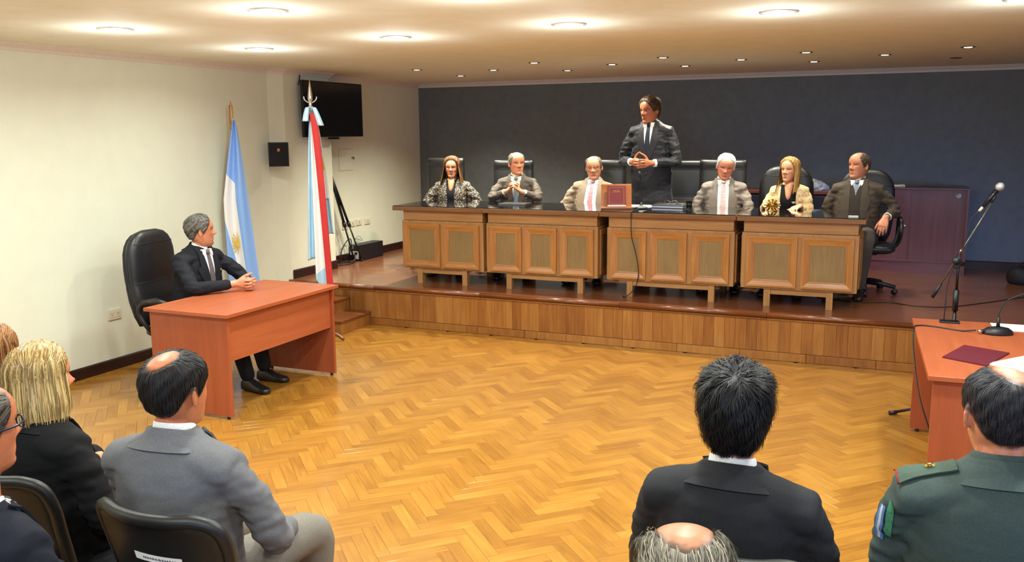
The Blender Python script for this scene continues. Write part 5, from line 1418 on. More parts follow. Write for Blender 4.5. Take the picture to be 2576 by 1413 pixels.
    if lw > 0:
        for s in (1, -1):
            rows = []
            for z in np.linspace(vb - 0.005, zt + 0.0, 18):
                t = (z - vb) / (zt - vb)
                inn = cxz(z) * s + vhalf(z)
                out = inn + (lw * min(1.0, max(0.05, t) / 0.62) ** 0.8 if t < 0.70 else lw * (0.62 if t < 0.76 else 0.62 - 0.9 * (t - 0.76)))
                inn -= 0.002
                rows.append((z, inn, out) if s > 0 else (z, -out, -inn))
            patch('lapel', rows, 4, 0.0125, jk.get('lapel_mat', jk['mat']), jo, 0.007)
    if jk.get('back_collar', True):
        nb = []; n0 = 30; ca0 = math.radians(jk.get('collar_open', 62))
        def outer(a, zz, off):
            dl = V3(math.cos(a), math.sin(a), 0)
            o = T @ (V3(0, 0.0, zz) + dl * 0.5); h = bvh.ray_cast(o, Tn @ (-dl))
            if h[0] is None or (T.inverted() @ h[0]).xy.length > 0.13: return T @ (V3(0, 0, zz) + dl * (0.118 + off))
            return h[0] + (Tn @ dl) * off
        for (dz, rr_, mode) in ((-0.034, 0, 0.004), (-0.034, 0, 0.014), (-0.016, 0.099, None), (0.0, 0.086, None), (0.017, 0.079, None), (0.022, 0.074, None), (0.018, 0.070, None), (-0.02, 0.069, None)):
            ring = []
            for j in range(n0):
                a = PI / 2 + ca0 + (2 * PI - 2 * ca0) * j / (n0 - 1)
                bz = -0.030 * max(0, math.sin(a)) + 0.020 * max(0, -math.sin(a)) - 0.002
                fr_ = abs(math.cos(a)) * 0.10 + 1
                if mode is not None:
                    ring.append(outer(a, zt + dz + bz * 0.4, mode)); continue
                ring.append(T @ V3(math.cos(a) * rr_ * fr_, 0.002 + math.sin(a) * rr_ * 0.92, zt + dz + bz - 0.006))
            nb.append(ring)
        cbm = MB(); n_ = n0
        vs = [p for r in nb for p in r]; fs = []
        for i in range(len(nb) - 1):
            for j in range(n_ - 1): fs.append((i * n_ + j, i * n_ + j + 1, (i + 1) * n_ + j + 1, (i + 1) * n_ + j))
        autosmooth(cbm.add(vs, fs).build('collar', jk.get('lapel_mat', jk['mat']), jo), 50)
    if jk.get('buttons', 0):
        for q in range(jk['buttons']):
            p = surf(cxz(vb) + 0.004, vb - 0.015 - 0.09 * q, 0.010); nn = (Tn @ V3(0, 1, 0))
            MB().lathe([(0.001, 0.004), (0.008, 0.003), (0.009, 0)], 10, M=Matrix.Translation(p) @ nn.to_track_quat('Z', 'Y').to_matrix().to_4x4()).build('button', M_BLACKPL, jo, True)
    # ---------- body
    bd = MB()
    P, TT, ZZ = head_grid(hd)
    rings_h = [[Mh @ (Vector(P[j, i]) * hh) for i in range(P.shape[1])] for j in range(P.shape[0])]
    bd.ring_loft(rings_h)
    for s in (1, -1):
        Me = Mh @ Matrix.Translation(V3(s * 0.318 * hd.get('wide', 1.0), -0.03, 0.455) * hh) @ Matrix.Rotation(s * 0.40, 4, 'Z') @ Matrix.Rotation(-0.16, 4, 'X')
        eb = MB(); n, m = 20, 12
        rg = []
        for j in range(m + 1):
            a = -PI / 2 + PI * j / m; ring = []
            for i in range(n):
                t = 2 * PI * i / n; c = max(math.cos(a), 0.03)
                y, z, x = math.cos(t) * c, math.sin(a), math.sin(t) * c
                yy = y * 0.074 * (1.0 + 0.25 * z); zz2 = z * 0.135
                xx = x * 0.026
                if s * x > 0: xx -= s * 0.020 * math.exp(-((y - 0.15) / 0.45) ** 2 - (z / 0.55) ** 2)
                ring.append(Me @ (V3(xx + s * 0.018, yy - 0.02, zz2) * hh))
            rg.append(ring)
        bd.ring_loft(rg)
    nk = 0.056 * sp.get('neckw', 1.0)
    hb = Mh @ (V3(0, -0.06, 0.16) * hh)
    limb(bd, [T @ V3(0, -0.012, TL - 0.06), T @ V3(0, 0.0, TL + 0.035), (T @ V3(0, 0.002, TL + 0.07) + hb) / 2, hb], [nk * 1.2, nk * 1.06, nk, nk * 0.98], 18, 4)
    limb(bd, [V3(0, 0, hz) , T @ V3(0, 0, 0.12), T @ V3(0, 0, TL - 0.08)], [0.07, 0.065, 0.06], 12, 3)
    if sp.get('decollete'):
        dz = sp['decollete']
        cpt = surf(0, TL - 0.005, 0.0)
        limb(bd, [T @ V3(0, 0.03, TL + 0.05), surf(0, TL + 0.02, -0.010), surf(0, TL - dz * 0.55, -0.006), surf(0, TL - dz, -0.010)], [0.045, 0.040, 0.026, 0.010], 14, 4)
    for s in (1, -1):
        limb(bd, [T @ V3(0, 0, TL - 0.09), S[s] + Tn @ V3(-s * 0.02, 0, -0.06), (S[s] + E[s]) / 2, E[s], E[s] + (Wr[s] - E[s]) * 0.6, Wr[s]], [0.045, 0.036, 0.032, 0.030, 0.032, 0.027], 12, 3)
        h = sp['arms'][s].get('hand')
        if h: hand(bd, Wr[s], Vector(h['d']), Vector(h['n']), s, h.get('bends', (0.3, 0.5, 0.3)), h.get('s', 1.0), h.get('spread', 0.05), h.get('thumb'))
        lg = sp['legs'][s]
        limb(bd, [V3(s * 0.06, 0, hz)] + [Vector(q) for q in lg], [0.05] + [0.04] * (len(lg) - 1) + [0.03], 10, 3)
    bme = fuse(bd, 'body', sp.get('voxel', 0.0052), 1, 0.4)
    nvt = len(bme.vertices)
    co = np.empty(nvt * 3); bme.vertices.foreach_get('co', co); co = co.reshape(-1, 3)
    Mi = np.array(Mh.inverted()); hc = (co @ Mi[:3, :3].T + Mi[:3, 3]) / hh
    base = np.array(lin(sp.get('skin', '#c98f6e'))[:3]); col = np.tile(base, (nvt, 1))
    x, y, z = np.abs(hc[:, 0]), hc[:, 1], hc[:, 2]
    inhead = (z > -0.15) & (z < 1.1) & (x < 0.5) & (np.abs(y) < 0.6)
    fr = inhead & (y > 0.12)
    def blend(wt, c):
        nonlocal col
        wt = np.clip(wt, 0, 1)[:, None]; col = col * (1 - wt) + np.array(lin(c)[:3]) * wt
    blend(0.35 * fr * g2(x, z, 0.20, 0.38, 0.10, 0.09), sp.get('blush', '#b8604c'))
    blend(0.35 * fr * g2(x, z, 0.0, 0.38, 0.07, 0.05), sp.get('blush', '#b8604c'))
    blend(0.8 * fr * np.clip(1.15 * g2(x, z, 0, 0.217, 0.105, 0.030) - 0.25, 0, 1) * 1.3, sp.get('lips', '#94483e'))
    bz = 0.592 + 0.03 * np.sin(np.clip((x - 0.05) / 0.17, 0, 1) * PI) - 0.02 * np.clip((x - 0.16) / 0.08, 0, 1)
    blend(sp.get('brow_w', 0.85) * fr * np.exp(-((z - bz) / 0.016) ** 4) * (x > 0.045) * (x < 0.235), sp.get('brow', '#4a3626'))
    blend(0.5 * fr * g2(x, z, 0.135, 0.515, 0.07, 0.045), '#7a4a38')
    if hd.get('hair'):
        hth = np.arctan2(hc[:, 0], np.where(y > 0, y / 0.36, y / 0.46) * 0.33); hz_ = np.clip(z, -0.03, 1.0)
        hm_ = hair_mask(hd, hth, hz_, hc)
        jitn = np.array([mnoise.noise(Vector((c[0], c[1], c[2])) * 26) for c in hc]) * 0.02
        blend(0.9 * inhead * (z > 0.05) * smooth01((hm_ + 0.035 + jitn) / 0.05), hd['hair'][0])
    if sp.get('beard'):
        bc, bt = sp['beard']
        if bt == 'goatee': wt = np.clip(2.2 * g2(x, z, 0, 0.13, 0.12, 0.075), 0, 1) * (np.abs(z - 0.217) > 0.028) + np.clip(1.6 * g2(x, z, 0, 0.275, 0.11, 0.022), 0, 1)
        else: wt = 0.6 * (z < 0.30) * np.clip((0.34 - z) * 8, 0, 1)
        blend(0.85 * (inhead & (y > 0.05)) * wt, bc)
    a = bme.color_attributes.new('Col', 'FLOAT_COLOR', 'POINT')
    a.data.foreach_set('color', np.concatenate([col, np.ones((nvt, 1))], 1).astype(np.float32).reshape(-1))
    bo = mkobj('body', bme, skin_mat(), root)
    # ---------- eyes
    if sp.get('eyes', True):
        for s in (1, -1):
            eo = MB(); 
            c = head_points(hd, np.array([0.0]), np.array([0.515]))[0]
            th = math.atan2(0.135, 0.34); pt = head_points(hd, np.array([s * 0.40]), np.array([0.515]))[0]
            cc = Vector((s * 0.135, float(np.interp(0.135, [abs(float(pt[0])) * 0.6, abs(float(pt[0])) * 1.4], [pt[1], pt[1]])) - 0.036, 0.512))
            Mx = Mh @ Matrix.Translation(cc * hh) @ Matrix.Rotation(-PI / 2 , 4, 'X') 
            r0 = 0.052 * hh
            prof = [(0.001, r0), (r0 * 0.40, r0 * 0.917), (r0 * 0.42, r0 * 0.907), (r0 * 0.75, r0 * 0.66), (r0 * 0.97, r0 * 0.25), (r0, 0.0), (r0 * 0.7, -r0 * 0.7), (0.001, -r0)]
            o = MB().lathe(prof, 16, M=Mx).build('eye', [M_EYE_W, M_EYE_I], bo, True)
            for p in o.data.polygons:
                pl = Mx.inverted() @ p.center
                p.material_index = 1 if pl.z > r0 * 0.90 else 0
            # upper lid
            lid = []
            op = sp.get('lid', 0.22)
            for e0 in (0.0, 1.0):
                pass
            rg = []
            for q in range(7):
                el = PI / 2 - (PI / 2 - op) * q / 6
                rg.append([Mh @ ((cc + Vector((math.cos(az) * math.cos(el), math.sin(az) * math.cos(el), math.sin(el))) * 0.0565) * hh) for az in np.linspace(PI * 0.02, PI * 0.98, 12)])
            lo = MB(); n_ = 12
            lo.add([p for r in rg for p in r], [(i * n_ + j, i * n_ + j + 1, (i + 1) * n_ + j + 1, (i + 1) * n_ + j) for i in range(6) for j in range(n_ - 1)])
            lm = lo.mesh('eyelid', True); ca_ = lm.color_attributes.new('Col', 'FLOAT_COLOR', 'POINT')
            dk = np.array(list(base * 0.72) + [1.0], dtype=np.float32); ca_.data.foreach_set('color', np.tile(dk, len(lm.vertices)))
            mkobj('eyelid', lm, skin_mat(), bo)
    # ---------- hair
    if hd.get('hair'):
        build_hair(hd, hh, Mh, rng, hd.get('strands', 1400), hd.get('slen', 0.045), 'hair', root)
    # ---------- glasses
    if sp.get('glasses'):
        gm = sp['glasses']; gl = thing('worn', '', '')
        bpy.data.objects.remove(gl)
        fr_o = None
        yb_ = 0.385
        for s in (1, -1):
            pts = [Mh @ (V3(s * 0.140 + 0.092 * math.cos(a), yb_ - 0.02 * abs(math.cos(a)) * (1 if math.cos(a) * s > 0 else 0), 0.505 + 0.066 * math.sin(a)) * hh) for a in np.linspace(0, 2 * PI, 21)]
            o = MB().tube(pts, gm.get('r', 0.0016), 6).build('glasses', gm['mat'], root, True) if s == 1 else MB().tube(pts, gm.get('r', 0.0016), 6).build('rim', gm['mat'], fr_o, True)
            if s == 1: fr_o = o
            MB().tube([Mh @ (V3(s * 0.232, yb_ - 0.03, 0.52) * hh), Mh @ (V3(s * 0.315, yb_ - 0.14, 0.52) * hh), Mh @ (V3(s * 0.345, 0.0, 0.515) * hh), Mh @ (V3(s * 0.34, -0.10, 0.45) * hh)], gm.get('r', 0.0016) * gm.get('tw', 1.0), 6).build('temple', gm['mat'], fr_o, True)
        MB().tube([Mh @ (V3(-0.05, yb_, 0.525) * hh), Mh @ (V3(0, yb_ + 0.015, 0.535) * hh), Mh @ (V3(0.05, yb_, 0.525) * hh)], gm.get('r', 0.0016), 6).build('bridge', gm['mat'], fr_o, True)
    # ---------- cuffs
    for s in (1, -1):
        if sp['arms'][s].get('hand') and sp.get('shirt') is not None and sp.get('cuffs', True):
            d = (Wr[s] - E[s]).normalized()
            c0 = Wr[s] - d * (jk.get('cuff', 0.05) + 0.012); c1 = Wr[s] - d * (jk.get('cuff', 0.05) - sp.get('cuff_show', 0.018))
            MB().tube([c0, (c0 + c1) / 2, c1, c1 - d * 0.004], [0.039 * slv, 0.039 * slv, 0.038 * slv, 0.034 * slv], 16).build('shirt_cuff', sp['shirt'], so, True)
    # ---------- trousers and shoes
    tb = MB()
    ellipsoid(tb, (0, sp.get('hy', 0.0), hz - 0.01), (0.185 * bulk, 0.135 * bulk, 0.115))
    for s in (1, -1):
        lg = [Vector(q) for q in sp['legs'][s]]
        lr = sp.get('leg_r', 1.0)
        kk = lg[0]; an = lg[1]
        limb(tb, [V3(s * 0.09, sp.get('hy', 0.0), hz), (V3(s * 0.09, 0, hz) + kk) / 2, kk, (kk + an) / 2, an + (kk - an).normalized() * 0.045], [0.095 * lr, 0.088 * lr, 0.072 * lr, 0.064 * lr, 0.056 * lr], 16, 4)
        fd = Vector(sp.get('foot_dir', {}).get(s, (s * 0.12, 1, 0))).normalized()
        sh = MB(); rg = []
        sdv = V3(fd.y, -fd.x, 0)
        a0 = V3(an.x, an.y, 0)
        for t, w, h0, h1 in ((-0.075, 0.018, 0.012, 0.045), (-0.06, 0.033, 0.002, 0.085), (-0.02, 0.037, 0.0, 0.105), (0.03, 0.038, 0.0, 0.095), (0.08, 0.044, 0.0, 0.068), (0.13, 0.048, 0.0, 0.052), (0.175, 0.042, 0.0, 0.044), (0.20, 0.022, 0.004, 0.034)):
            rg.append([a0 + fd * t + sdv * (math.copysign(abs(math.cos(a)) ** 0.7, math.cos(a)) * w) + V3(0, 0, h0 + (h1 - h0) * (0.5 + 0.5 * math.copysign(abs(math.sin(a)) ** 0.7, math.sin(a)))) for a in [2 * PI * j / 16 for j in range(16)]])
        sh.ring_loft(rg).build('shoe', sp.get('shoe', MATS.get('black_leather')), root, True)
    tme = fuse(tb, 'trousers', 0.015, 4)
    mkobj('trousers', tme, sp.get('trousers', jk['mat']), root)
    return root, dict(T=T, Mh=Mh, surf=surf, jacket=jo, S=S, E=E, W=Wr, body=bo, hh=hh, TL=TL)

def clasp(C, F, U, s=1.0, gap=0.012, thumbs=(0.35, 0.6, 0.1), bends=((0.15, 1.15, 0.5),) * 4, open_=0.62):
    """wrist positions and hand frames for interlaced fingers at C; F away from the body, U up"""
    C, F, U = Vector(C), Vector(F).normalized(), Vector(U).normalized()
    Rr = F.cross(U)
    out = {}
    for sg in (1, -1):
        d = (-Rr * sg * open_ + F * math.sqrt(1 - open_ ** 2)).normalized()
        n = (-Rr * sg * math.sqrt(1 - open_ ** 2) - F * open_).normalized()
        knuckle = C + Rr * sg * gap + U * (0.0055 * sg)
        out[sg] = dict(w=knuckle - d * 0.088 * s, hand=dict(d=d, n=n, bends=list(bends), s=s, spread=0.04, thumb=thumbs))
    return out
SEAT_LEGS = {1: [(0.13, 0.44, 0.50), (0.14, 0.42, 0.08)], -1: [(-0.13, 0.44, 0.50), (-0.14, 0.42, 0.08)]}
# ------------------------------------------------------------------ the people
M_SHIRT = fabric('white_shirt', '#e6e4e2', 0.8, 1200, 0.1)
M_SHIRTB = fabric('pale_blue_shirt', '#c3d0e2', 0.8, 1200, 0.1)
M_SHIRTC = fabric('cream_shirt', '#d8d4c2', 0.8, 1200, 0.1)
M_BLACKTOP = fabric('black_top', '#121216', 0.85)
F_GREYBROWN = fabric('grey_brown_suit', '#50473f', 0.6, 900, 0.2, sheen=0.06)
F_BEIGE = fabric('beige_suit', '#867563', 0.75)
F_CHAR = fabric('charcoal_suit', '#25252a', 0.5, 900, 0.2, sheen=0.06)
F_TAN = fabric('light_grey_tan_suit', '#766c64', 0.6, 900, 0.2, sheen=0.06)
F_BROWN = fabric('brown_grey_suit', '#4a4138', 0.7)
F_NAVYBLK = fabric('navy_black_suit', '#1c1d23', 0.75)
F_GREY = fabric('mid_grey_suit', '#6b6b6e', 0.8)
F_DARK = fabric('dark_grey_suit', '#2b2b2e', 0.85)
F_GREEN = fabric('dark_green_uniform', '#46534f', 0.85)
F_BLACKJ = fabric('black_jacket', '#18181a', 0.9)
F_FLORAL = floral('floral_jacquard', '#2c2720', ['#e6d8c0', '#c9a98c', '#f0e8da', '#8d6a50', '#d8c090'], 95.0)
F_CREAM = floral('cream_print', '#c4aa7c', ['#a06a4c', '#d2c09a', '#b58a58', '#dccdae', '#8d6444'], 48.0)
T_BLUE = patterned('blue_stripe_tie', '#3c4a5c', '#8d99a6', 55.0, 'stripe')
T_RED = patterned('red_white_tie', '#a63a48', '#d8b8bc', 160.0, 'dots')
T_DOT = patterned('white_dot_tie', '#ded8d6', '#b04a52', 110.0, 'dots')
T_DARK = fabric('dark_blue_tie', '#1d2530', 0.45)
T_GREY = patterned('grey_dot_tie', '#4c4448', '#7a7076', 220.0, 'dots')
T_BLUE2 = patterned('blue_dot_tie', '#2e3c62', '#aab4cc', 160.0, 'dots')
DOWN = {1: dict(w=(0.13, 0.24, 0.70), pole=(1, -0.25, -0.3)), -1: dict(w=(-0.13, 0.24, 0.70), pole=(-1, -0.25, -0.3))}
YJ = 9.0
# 1 woman in the floral jacket
person('seated woman with long brown hair, glasses and floral jacket on the bench', (-4.62, YJ + 0.02, HS), PI + 0.28, dict(
    seed=11, hz=0.57, TL=0.40, sw=0.175, bust=0.028, belly=0.015, lean=0.06, arm=0.95, decollete=0.075, neckw=0.86,
    arms={1: dict(w=(0.18, 0.26, 0.71), e=(0.29, 0.05, 0.745)), -1: dict(w=(-0.18, 0.26, 0.71), e=(-0.29, 0.05, 0.745))}, legs=SEAT_LEGS,
    jacket=dict(mat=F_FLORAL, vb=0.05, vw=0.06, bw=0.0, lapel=0.085, vpow=0.6, sleeve=1.05, collar_open=70), shirt=M_BLACKTOP, collar=False, cuffs=False, trousers=M_BLACKTOP,
    skin='#cb8865', lips='#8f3f38', brow='#3a2618', glasses=dict(mat=plain('brown_frame', '#4a3028', 0.35, noise=0), r=0.0018),
    head=dict(hh=0.225, yaw=0.02, pitch=-0.02, hair=('#3a2414', '#94683f'), line='long', thick=0.075, volume=0.045, flow='part', strands=1500, jaw=0.94,
              long=dict(end=-0.20, th0=60, off=0.10, flare=0.22, n=1500, fall=0.12))))
# 2 judge with raised clasped hands
c = clasp((0.0, 0.34, 0.975), (0, 0.45, 0.75), (0, -0.8, 0.5), thumbs=(0.5, 0.5, 0.3))
person('seated judge in grey brown suit holding clasped hands before his chest', (-3.83, YJ + 0.03, HS), PI + 0.28, dict(
    seed=12, voxel=0.0045, hz=0.58, TL=0.44, sw=0.19, belly=0.02, lean=0.10, 
    arms={1: dict(w=c[1]['w'], hand=c[1]['hand'], e=(0.25, 0.20, 0.835)), -1: dict(w=c[-1]['w'], hand=c[-1]['hand'], e=(-0.25, 0.20, 0.835))}, legs=SEAT_LEGS,
    jacket=dict(mat=F_GREYBROWN, vb=0.09, vw=0.055, lapel=0.075, cuff=0.06, crease=1.2, sleeve=0.92), shirt=M_SHIRTC, tie=T_BLUE,
    skin='#cf8a67', brow='#7a6a5c', lips='#9c5a4c', head=dict(hh=0.242, yaw=0.45, pitch=0.0, roll=0.03, hair=('#5a5048', '#a89c8c'), line='receding', thick=0.03, volume=0.004, flow='back', strands=900, bald=(0.0, 0.10, 0.20, 0.28), jaw=1.04)))
# 3 judge in the beige suit
person('seated judge in beige suit with red patterned tie and glasses', (-2.985, YJ + 0.05, HS), PI + 0.15, dict(
    seed=13, hz=0.55, TL=0.43, sw=0.195, belly=0.045, lean=-0.04, side=-0.06, bulk=1.04,
    arms={1: dict(w=(0.20, 0.24, 0.68), e=(0.285, 0.02, 0.735)), -1: dict(w=(-0.12, 0.25, 0.66), pole=(-1, -0.4, -0.4))}, legs=SEAT_LEGS,
    jacket=dict(mat=F_BEIGE, vb=-0.02, vw=0.055, bw=0.075, vsh=0.02, lapel=0.075, vpow=1.0, crease=1.2), shirt=M_SHIRTB, tie=T_RED, tie_end=0.0, cuffs=False, glasses=dict(mat=M_CHROME, r=0.0014),
    skin='#c88664', brow='#6a5a4c', lips='#9a5f50', lid=0.15, head=dict(hh=0.238, yaw=0.02, pitch=0.10, roll=0.05, wide=1.05, jaw=1.10, double_chin=0.05, hair=('#4e4640', '#8a7f74'), line='receding', thick=0.024, volume=0.002, flow='back', strands=900, bald=(0.0, 0.12, 0.22, 0.26))))
# 4 standing speaker
c = clasp((0.02, 0.33, 1.215), (0, 0.9, -0.1), (0, 0.1, 1.0), s=1.08, thumbs=(0.9, 0.35, 0.25), bends=((0.10, 0.9, 0.4),) * 4, open_=0.78, gap=0.016)
STAND = {1: [(0.10, 0.02, 0.56), (0.12, -0.03, 0.09)], -1: [(-0.10, 0.02, 0.56), (-0.12, -0.03, 0.09)]}
person('standing speaker in dark suit with interlaced fingers behind the bench', (-2.33, YJ + 0.03, HS), PI - 0.05, dict(
    seed=14, voxel=0.0045, hz=1.065, TL=0.50, sw=0.20, belly=0.02, lean=0.05, bulk=1.12, skirt=True, hy=0.0, arm=1.08, neck=-0.01,
    arms={1: dict(w=c[1]['w'], hand=c[1]['hand'], pole=(0.7, -0.6, -0.6)), -1: dict(w=c[-1]['w'], hand=c[-1]['hand'], pole=(-0.75, -0.5, -0.5))}, legs=STAND,
    jacket=dict(mat=F_CHAR, vb=0.16, vw=0.058, lapel=0.085, cuff=0.07, crease=1.4, buttons=2), shirt=M_SHIRT, tie=T_DARK, cuff_show=0.03, leg_r=1.15,
    skin='#ab6646', blush='#98503c', brow='#3a281c', lips='#84453a', lid=0.2, head=dict(hh=0.262, yaw=-0.46, pitch=0.10, roll=0.0, hair=('#2a1c12', '#6a5038'), line='full', thick=0.05, volume=0.03, flow='back', strands=2200, slen=0.07, jaw=1.05)))
# 5 white haired judge
person('seated white haired judge in light grey suit with dotted tie', (-1.585, YJ + 0.03, HS), PI + 0.12, dict(
    seed=15, hz=0.565, TL=0.435, sw=0.19, belly=0.03, lean=0.02,
    arms={1: dict(w=(0.12, 0.27, 0.70), pole=(0.6, -0.3, -0.6)), -1: dict(w=(-0.06, 0.30, 0.76), pole=(-0.6, -0.25, -0.5))}, legs=SEAT_LEGS,
    jacket=dict(mat=F_TAN, vb=0.0, vw=0.055, bw=0.055, lapel=0.075, crease=1.3, sleeve=0.93), shirt=M_SHIRT, tie=T_DOT, tie_end=0.02, cuffs=False,
    skin='#cf8367', blush='#c05a4c', brow='#8a7a70', lips='#9c544a', lid=0.1, head=dict(hh=0.245, yaw=0.12, pitch=0.22, roll=-0.12, hair=('#c9c4bc', '#f2efea'), line='short', thick=0.04, volume=0.015, flow='part', strands=1600, jaw=1.05, wide=1.03)))
# 6 blonde woman
person('seated woman with long blonde hair and cream patterned jacket on the bench', (-0.945, YJ + 0.0, HS), PI, dict(
    seed=16, hz=0.565, TL=0.415, sw=0.155, bust=0.022, belly=0.0, lean=0.14, arm=0.95, decollete=0.09, neckw=0.84, bulk=0.92,
    arms={1: dict(w=(0.19, 0.36, 0.835), pole=(0.25, -0.4, -0.9), hand=dict(d=(-0.5, 0.85, -0.1), n=(0, 0, -1))), -1: dict(w=(-0.13, 0.34, 0.83), pole=(-0.25, -0.4, -0.9), hand=dict(d=(0.4, 0.9, -0.1), n=(0, 0, -1)))}, legs=SEAT_LEGS,
    jacket=dict(mat=F_CREAM, vb=0.0, vw=0.07, bw=0.085, lapel=0.03, vpow=0.5, sleeve=0.95, back_collar=False), shirt=M_BLACKTOP, collar=False, cuffs=False, trousers=M_BLACKTOP,
    skin='#d49674', lips='#a05048', brow='#8a6a48', lid=0.15, head=dict(hh=0.232, yaw=-0.40, pitch=-0.05, hair=('#86602f', '#cfa566'), line='long', thick=0.055, volume=0.025, flow='part', strands=1500, jaw=0.92, wide=0.97,
              long=dict(end=-0.38, th0=68, off=0.06, flare=0.07, n=1700, fall=0.22))))
# 7 judge at the right end, one leg beside the bench
person('seated judge in brown suit and vest with one hand on the chair arm', (-0.335, YJ + 0.03, HS), PI - 0.10, dict(
    seed=17, voxel=0.0045, hz=0.56, TL=0.45, sw=0.205, belly=0.04, lean=-0.03, bulk=1.08,
    arms={1: dict(w=(0.20, 0.26, 0.72), pole=(0.4, -0.5, -0.7)), -1: dict(w=(-0.285, 0.23, 0.735), e=(-0.335, -0.03, 0.775), hand=dict(d=(0.12, 0.62, -0.75), n=(0.05, -0.72, -0.65), bends=((0.25, 0.35, 0.2), (0.2, 0.35, 0.2), (0.22, 0.4, 0.2), (0.3, 0.4, 0.2)), thumb=(0.5, 0.8, 0.3), s=1.05))},
    legs={1: [(0.12, 0.45, 0.50), (0.12, 0.42, 0.08)], -1: [(-0.155, 0.43, 0.52), (-0.105, 0.37, 0.08)]},
    jacket=dict(mat=F_BROWN, vb=0.02, vw=0.056, bw=0.04, lapel=0.08, cuff=0.05, crease=1.2), shirt=M_SHIRT, vest=fabric('brown_vest', '#3a332c', 0.85), tie=T_BLUE2, tie_end=0.375, trousers=fabric('grey_flannel', '#5a524c', 0.85), shoe=plain('brown_leather', '#2a1a12', 0.3, noise=0.1),
    skin='#d38c6a', blush='#c46a54', brow='#5a4a3e', lips='#9c5a4c', head=dict(hh=0.246, yaw=-0.58, pitch=-0.06, hair=('#3a2e26', '#7a6a5c'), line='receding', thick=0.03, volume=0.0, flow='back', strands=900, bald=(0.0, 0.16, 0.2, 0.22), jaw=1.05)))
# 8 seated man at the table
c = clasp((-0.04, 0.53, 0.80), (0.1, 0.95, 0.0), (0, 0.0, 1.0), thumbs=(0.55, 0.7, 0.3), s=1.06)
root, d8 = person('seated man in dark suit with clasped hands on the cherry table', (-5.10, 5.40, 0), -PI / 2, dict(
    seed=18, voxel=0.0045, hz=0.575, TL=0.45, sw=0.205, belly=0.05, lean=0.16, bulk=1.08, twist=0.0, arm=1.02,
    arms={1: dict(w=c[1]['w'], hand=c[1]['hand'], e=(0.29, 0.27, 0.80)), -1: dict(w=c[-1]['w'], hand=c[-1]['hand'], e=(-0.29, 0.25, 0.80))},
    legs={1: [(0.12, 0.46, 0.50), (0.14, 0.62, 0.08)], -1: [(-0.13, 0.46, 0.50), (-0.14, 0.55, 0.08)]},
    jacket=dict(mat=F_NAVYBLK, vb=0.10, vw=0.056, lapel=0.085, cuff=0.075, crease=1.0), shirt=M_SHIRT, tie=T_GREY, 
    skin='#c88664', beard=('#5e5a56', 'goatee'), cuffs=False, brow='#3a302a', lips='#94524a', head=dict(hh=0.25, yaw=0.85, pitch=-0.04, hair=('#2e2a26', '#8a857c'), line='short', thick=0.035, volume=0.008, flow='back', strands=2200, slen=0.035, jaw=1.08, wide=1.04)))
p = d8['surf'](-0.10, 0.335, 0.016); pin_n = (d8['T'].to_3x3() @ Vector((-0.3, 1, 0.1))).normalized()
MB().lathe([(0.001, 0.004), (0.010, 0.003), (0.011, 0)], 16, M=Matrix.Translation(p) @ pin_n.to_track_quat('Z', 'Y').to_matrix().to_4x4()).build('lapel_pin', plain('pin_enamel', '#c8b478', 0.3, metal=0.5, noise=0.4, nscale=250), root, True)

# ------------------------------------------------------------------ audience
LAP = {1: dict(w=(0.15, 0.33, 0.60), pole=(0.45, -0.7, -0.5)), -1: dict(w=(-0.15, 0.33, 0.60), pole=(-0.45, -0.7, -0.5))}
# balding man in the grey suit
person('balding dark haired man in grey suit seen from behind in the audience', (-2.015, 1.99, 0), 0.10, dict(
    seed=21, hz=0.55, TL=0.425, sw=0.20, belly=0.03, lean=0.04, bulk=1.08, voxel=0.006, eyes=True,
    arms={1: dict(w=(0.18, 0.35, 0.60), pole=(0.6, -0.6, -0.5)), -1: dict(w=(-0.14, 0.35, 0.60), pole=(-0.45, -0.7, -0.5))}, legs={1: [(0.20, 0.47, 0.52), (0.16, 0.50, 0.08)], -1: [(-0.13, 0.46, 0.50), (-0.14, 0.42, 0.08)]},
    jacket=dict(mat=F_GREY, vb=0.10, vw=0.055, lapel=0.075, voxel=0.0085, crease=0.9), shirt=M_SHIRT, tie=T_DARK, trousers=fabric('grey_trousers', '#7c766c', 0.8),
    skin='#c2754f', brow='#1c1614', head=dict(hh=0.245, yaw=-0.18, pitch=0.02, hair=('#0c0a0a', '#2a2624'), line='receding', thick=0.035, volume=0.004, flow='down', strands=4200, slen=0.035, sw=0.0035, bald=(0.0, -0.20, 0.17, 0.20), wide=1.06, lift=0.008, messy=0.25)))
audience_chair('black plastic chair with name stickers behind the man in grey', (-1.92, 2.10, 0), 0.0)
# blonde woman
person('woman with blonde bob and black jacket in the audience', (-2.72, 2.07, 0), -0.10, dict(
    seed=22, hz=0.527, TL=0.395, sw=0.18, bust=0.02, belly=0.02, lean=0.05, voxel=0.006, neckw=0.9, bulk=1.06,
    arms=LAP, legs=SEAT_LEGS, jacket=dict(mat=F_BLACKJ, vb=0.05, vw=0.055, lapel=0.06, crease=1.2, sleeve=1.08), shirt=floral('leopard_scarf', '#2a2218', ['#c8b08a', '#8a6a44', '#e0d0b0'], 80.0), collar=True, trousers=F_BLACKJ,
    skin='#c8815d', head=dict(hh=0.232, yaw=-0.25, pitch=0.0, hair=('#8a6432', '#e8cc8c'), line='long', thick=0.06, volume=0.03, flow='part', strands=1800, 
       long=dict(end=-0.05, th0=62, off=0.075, flare=0.16, n=3600, curl=0.04, wob=0.012), messy=0.25, hrough=0.35)))
audience_chair('black plastic chair behind the blonde woman in the audience', (-2.62, 2.13, 0), -0.05, False)
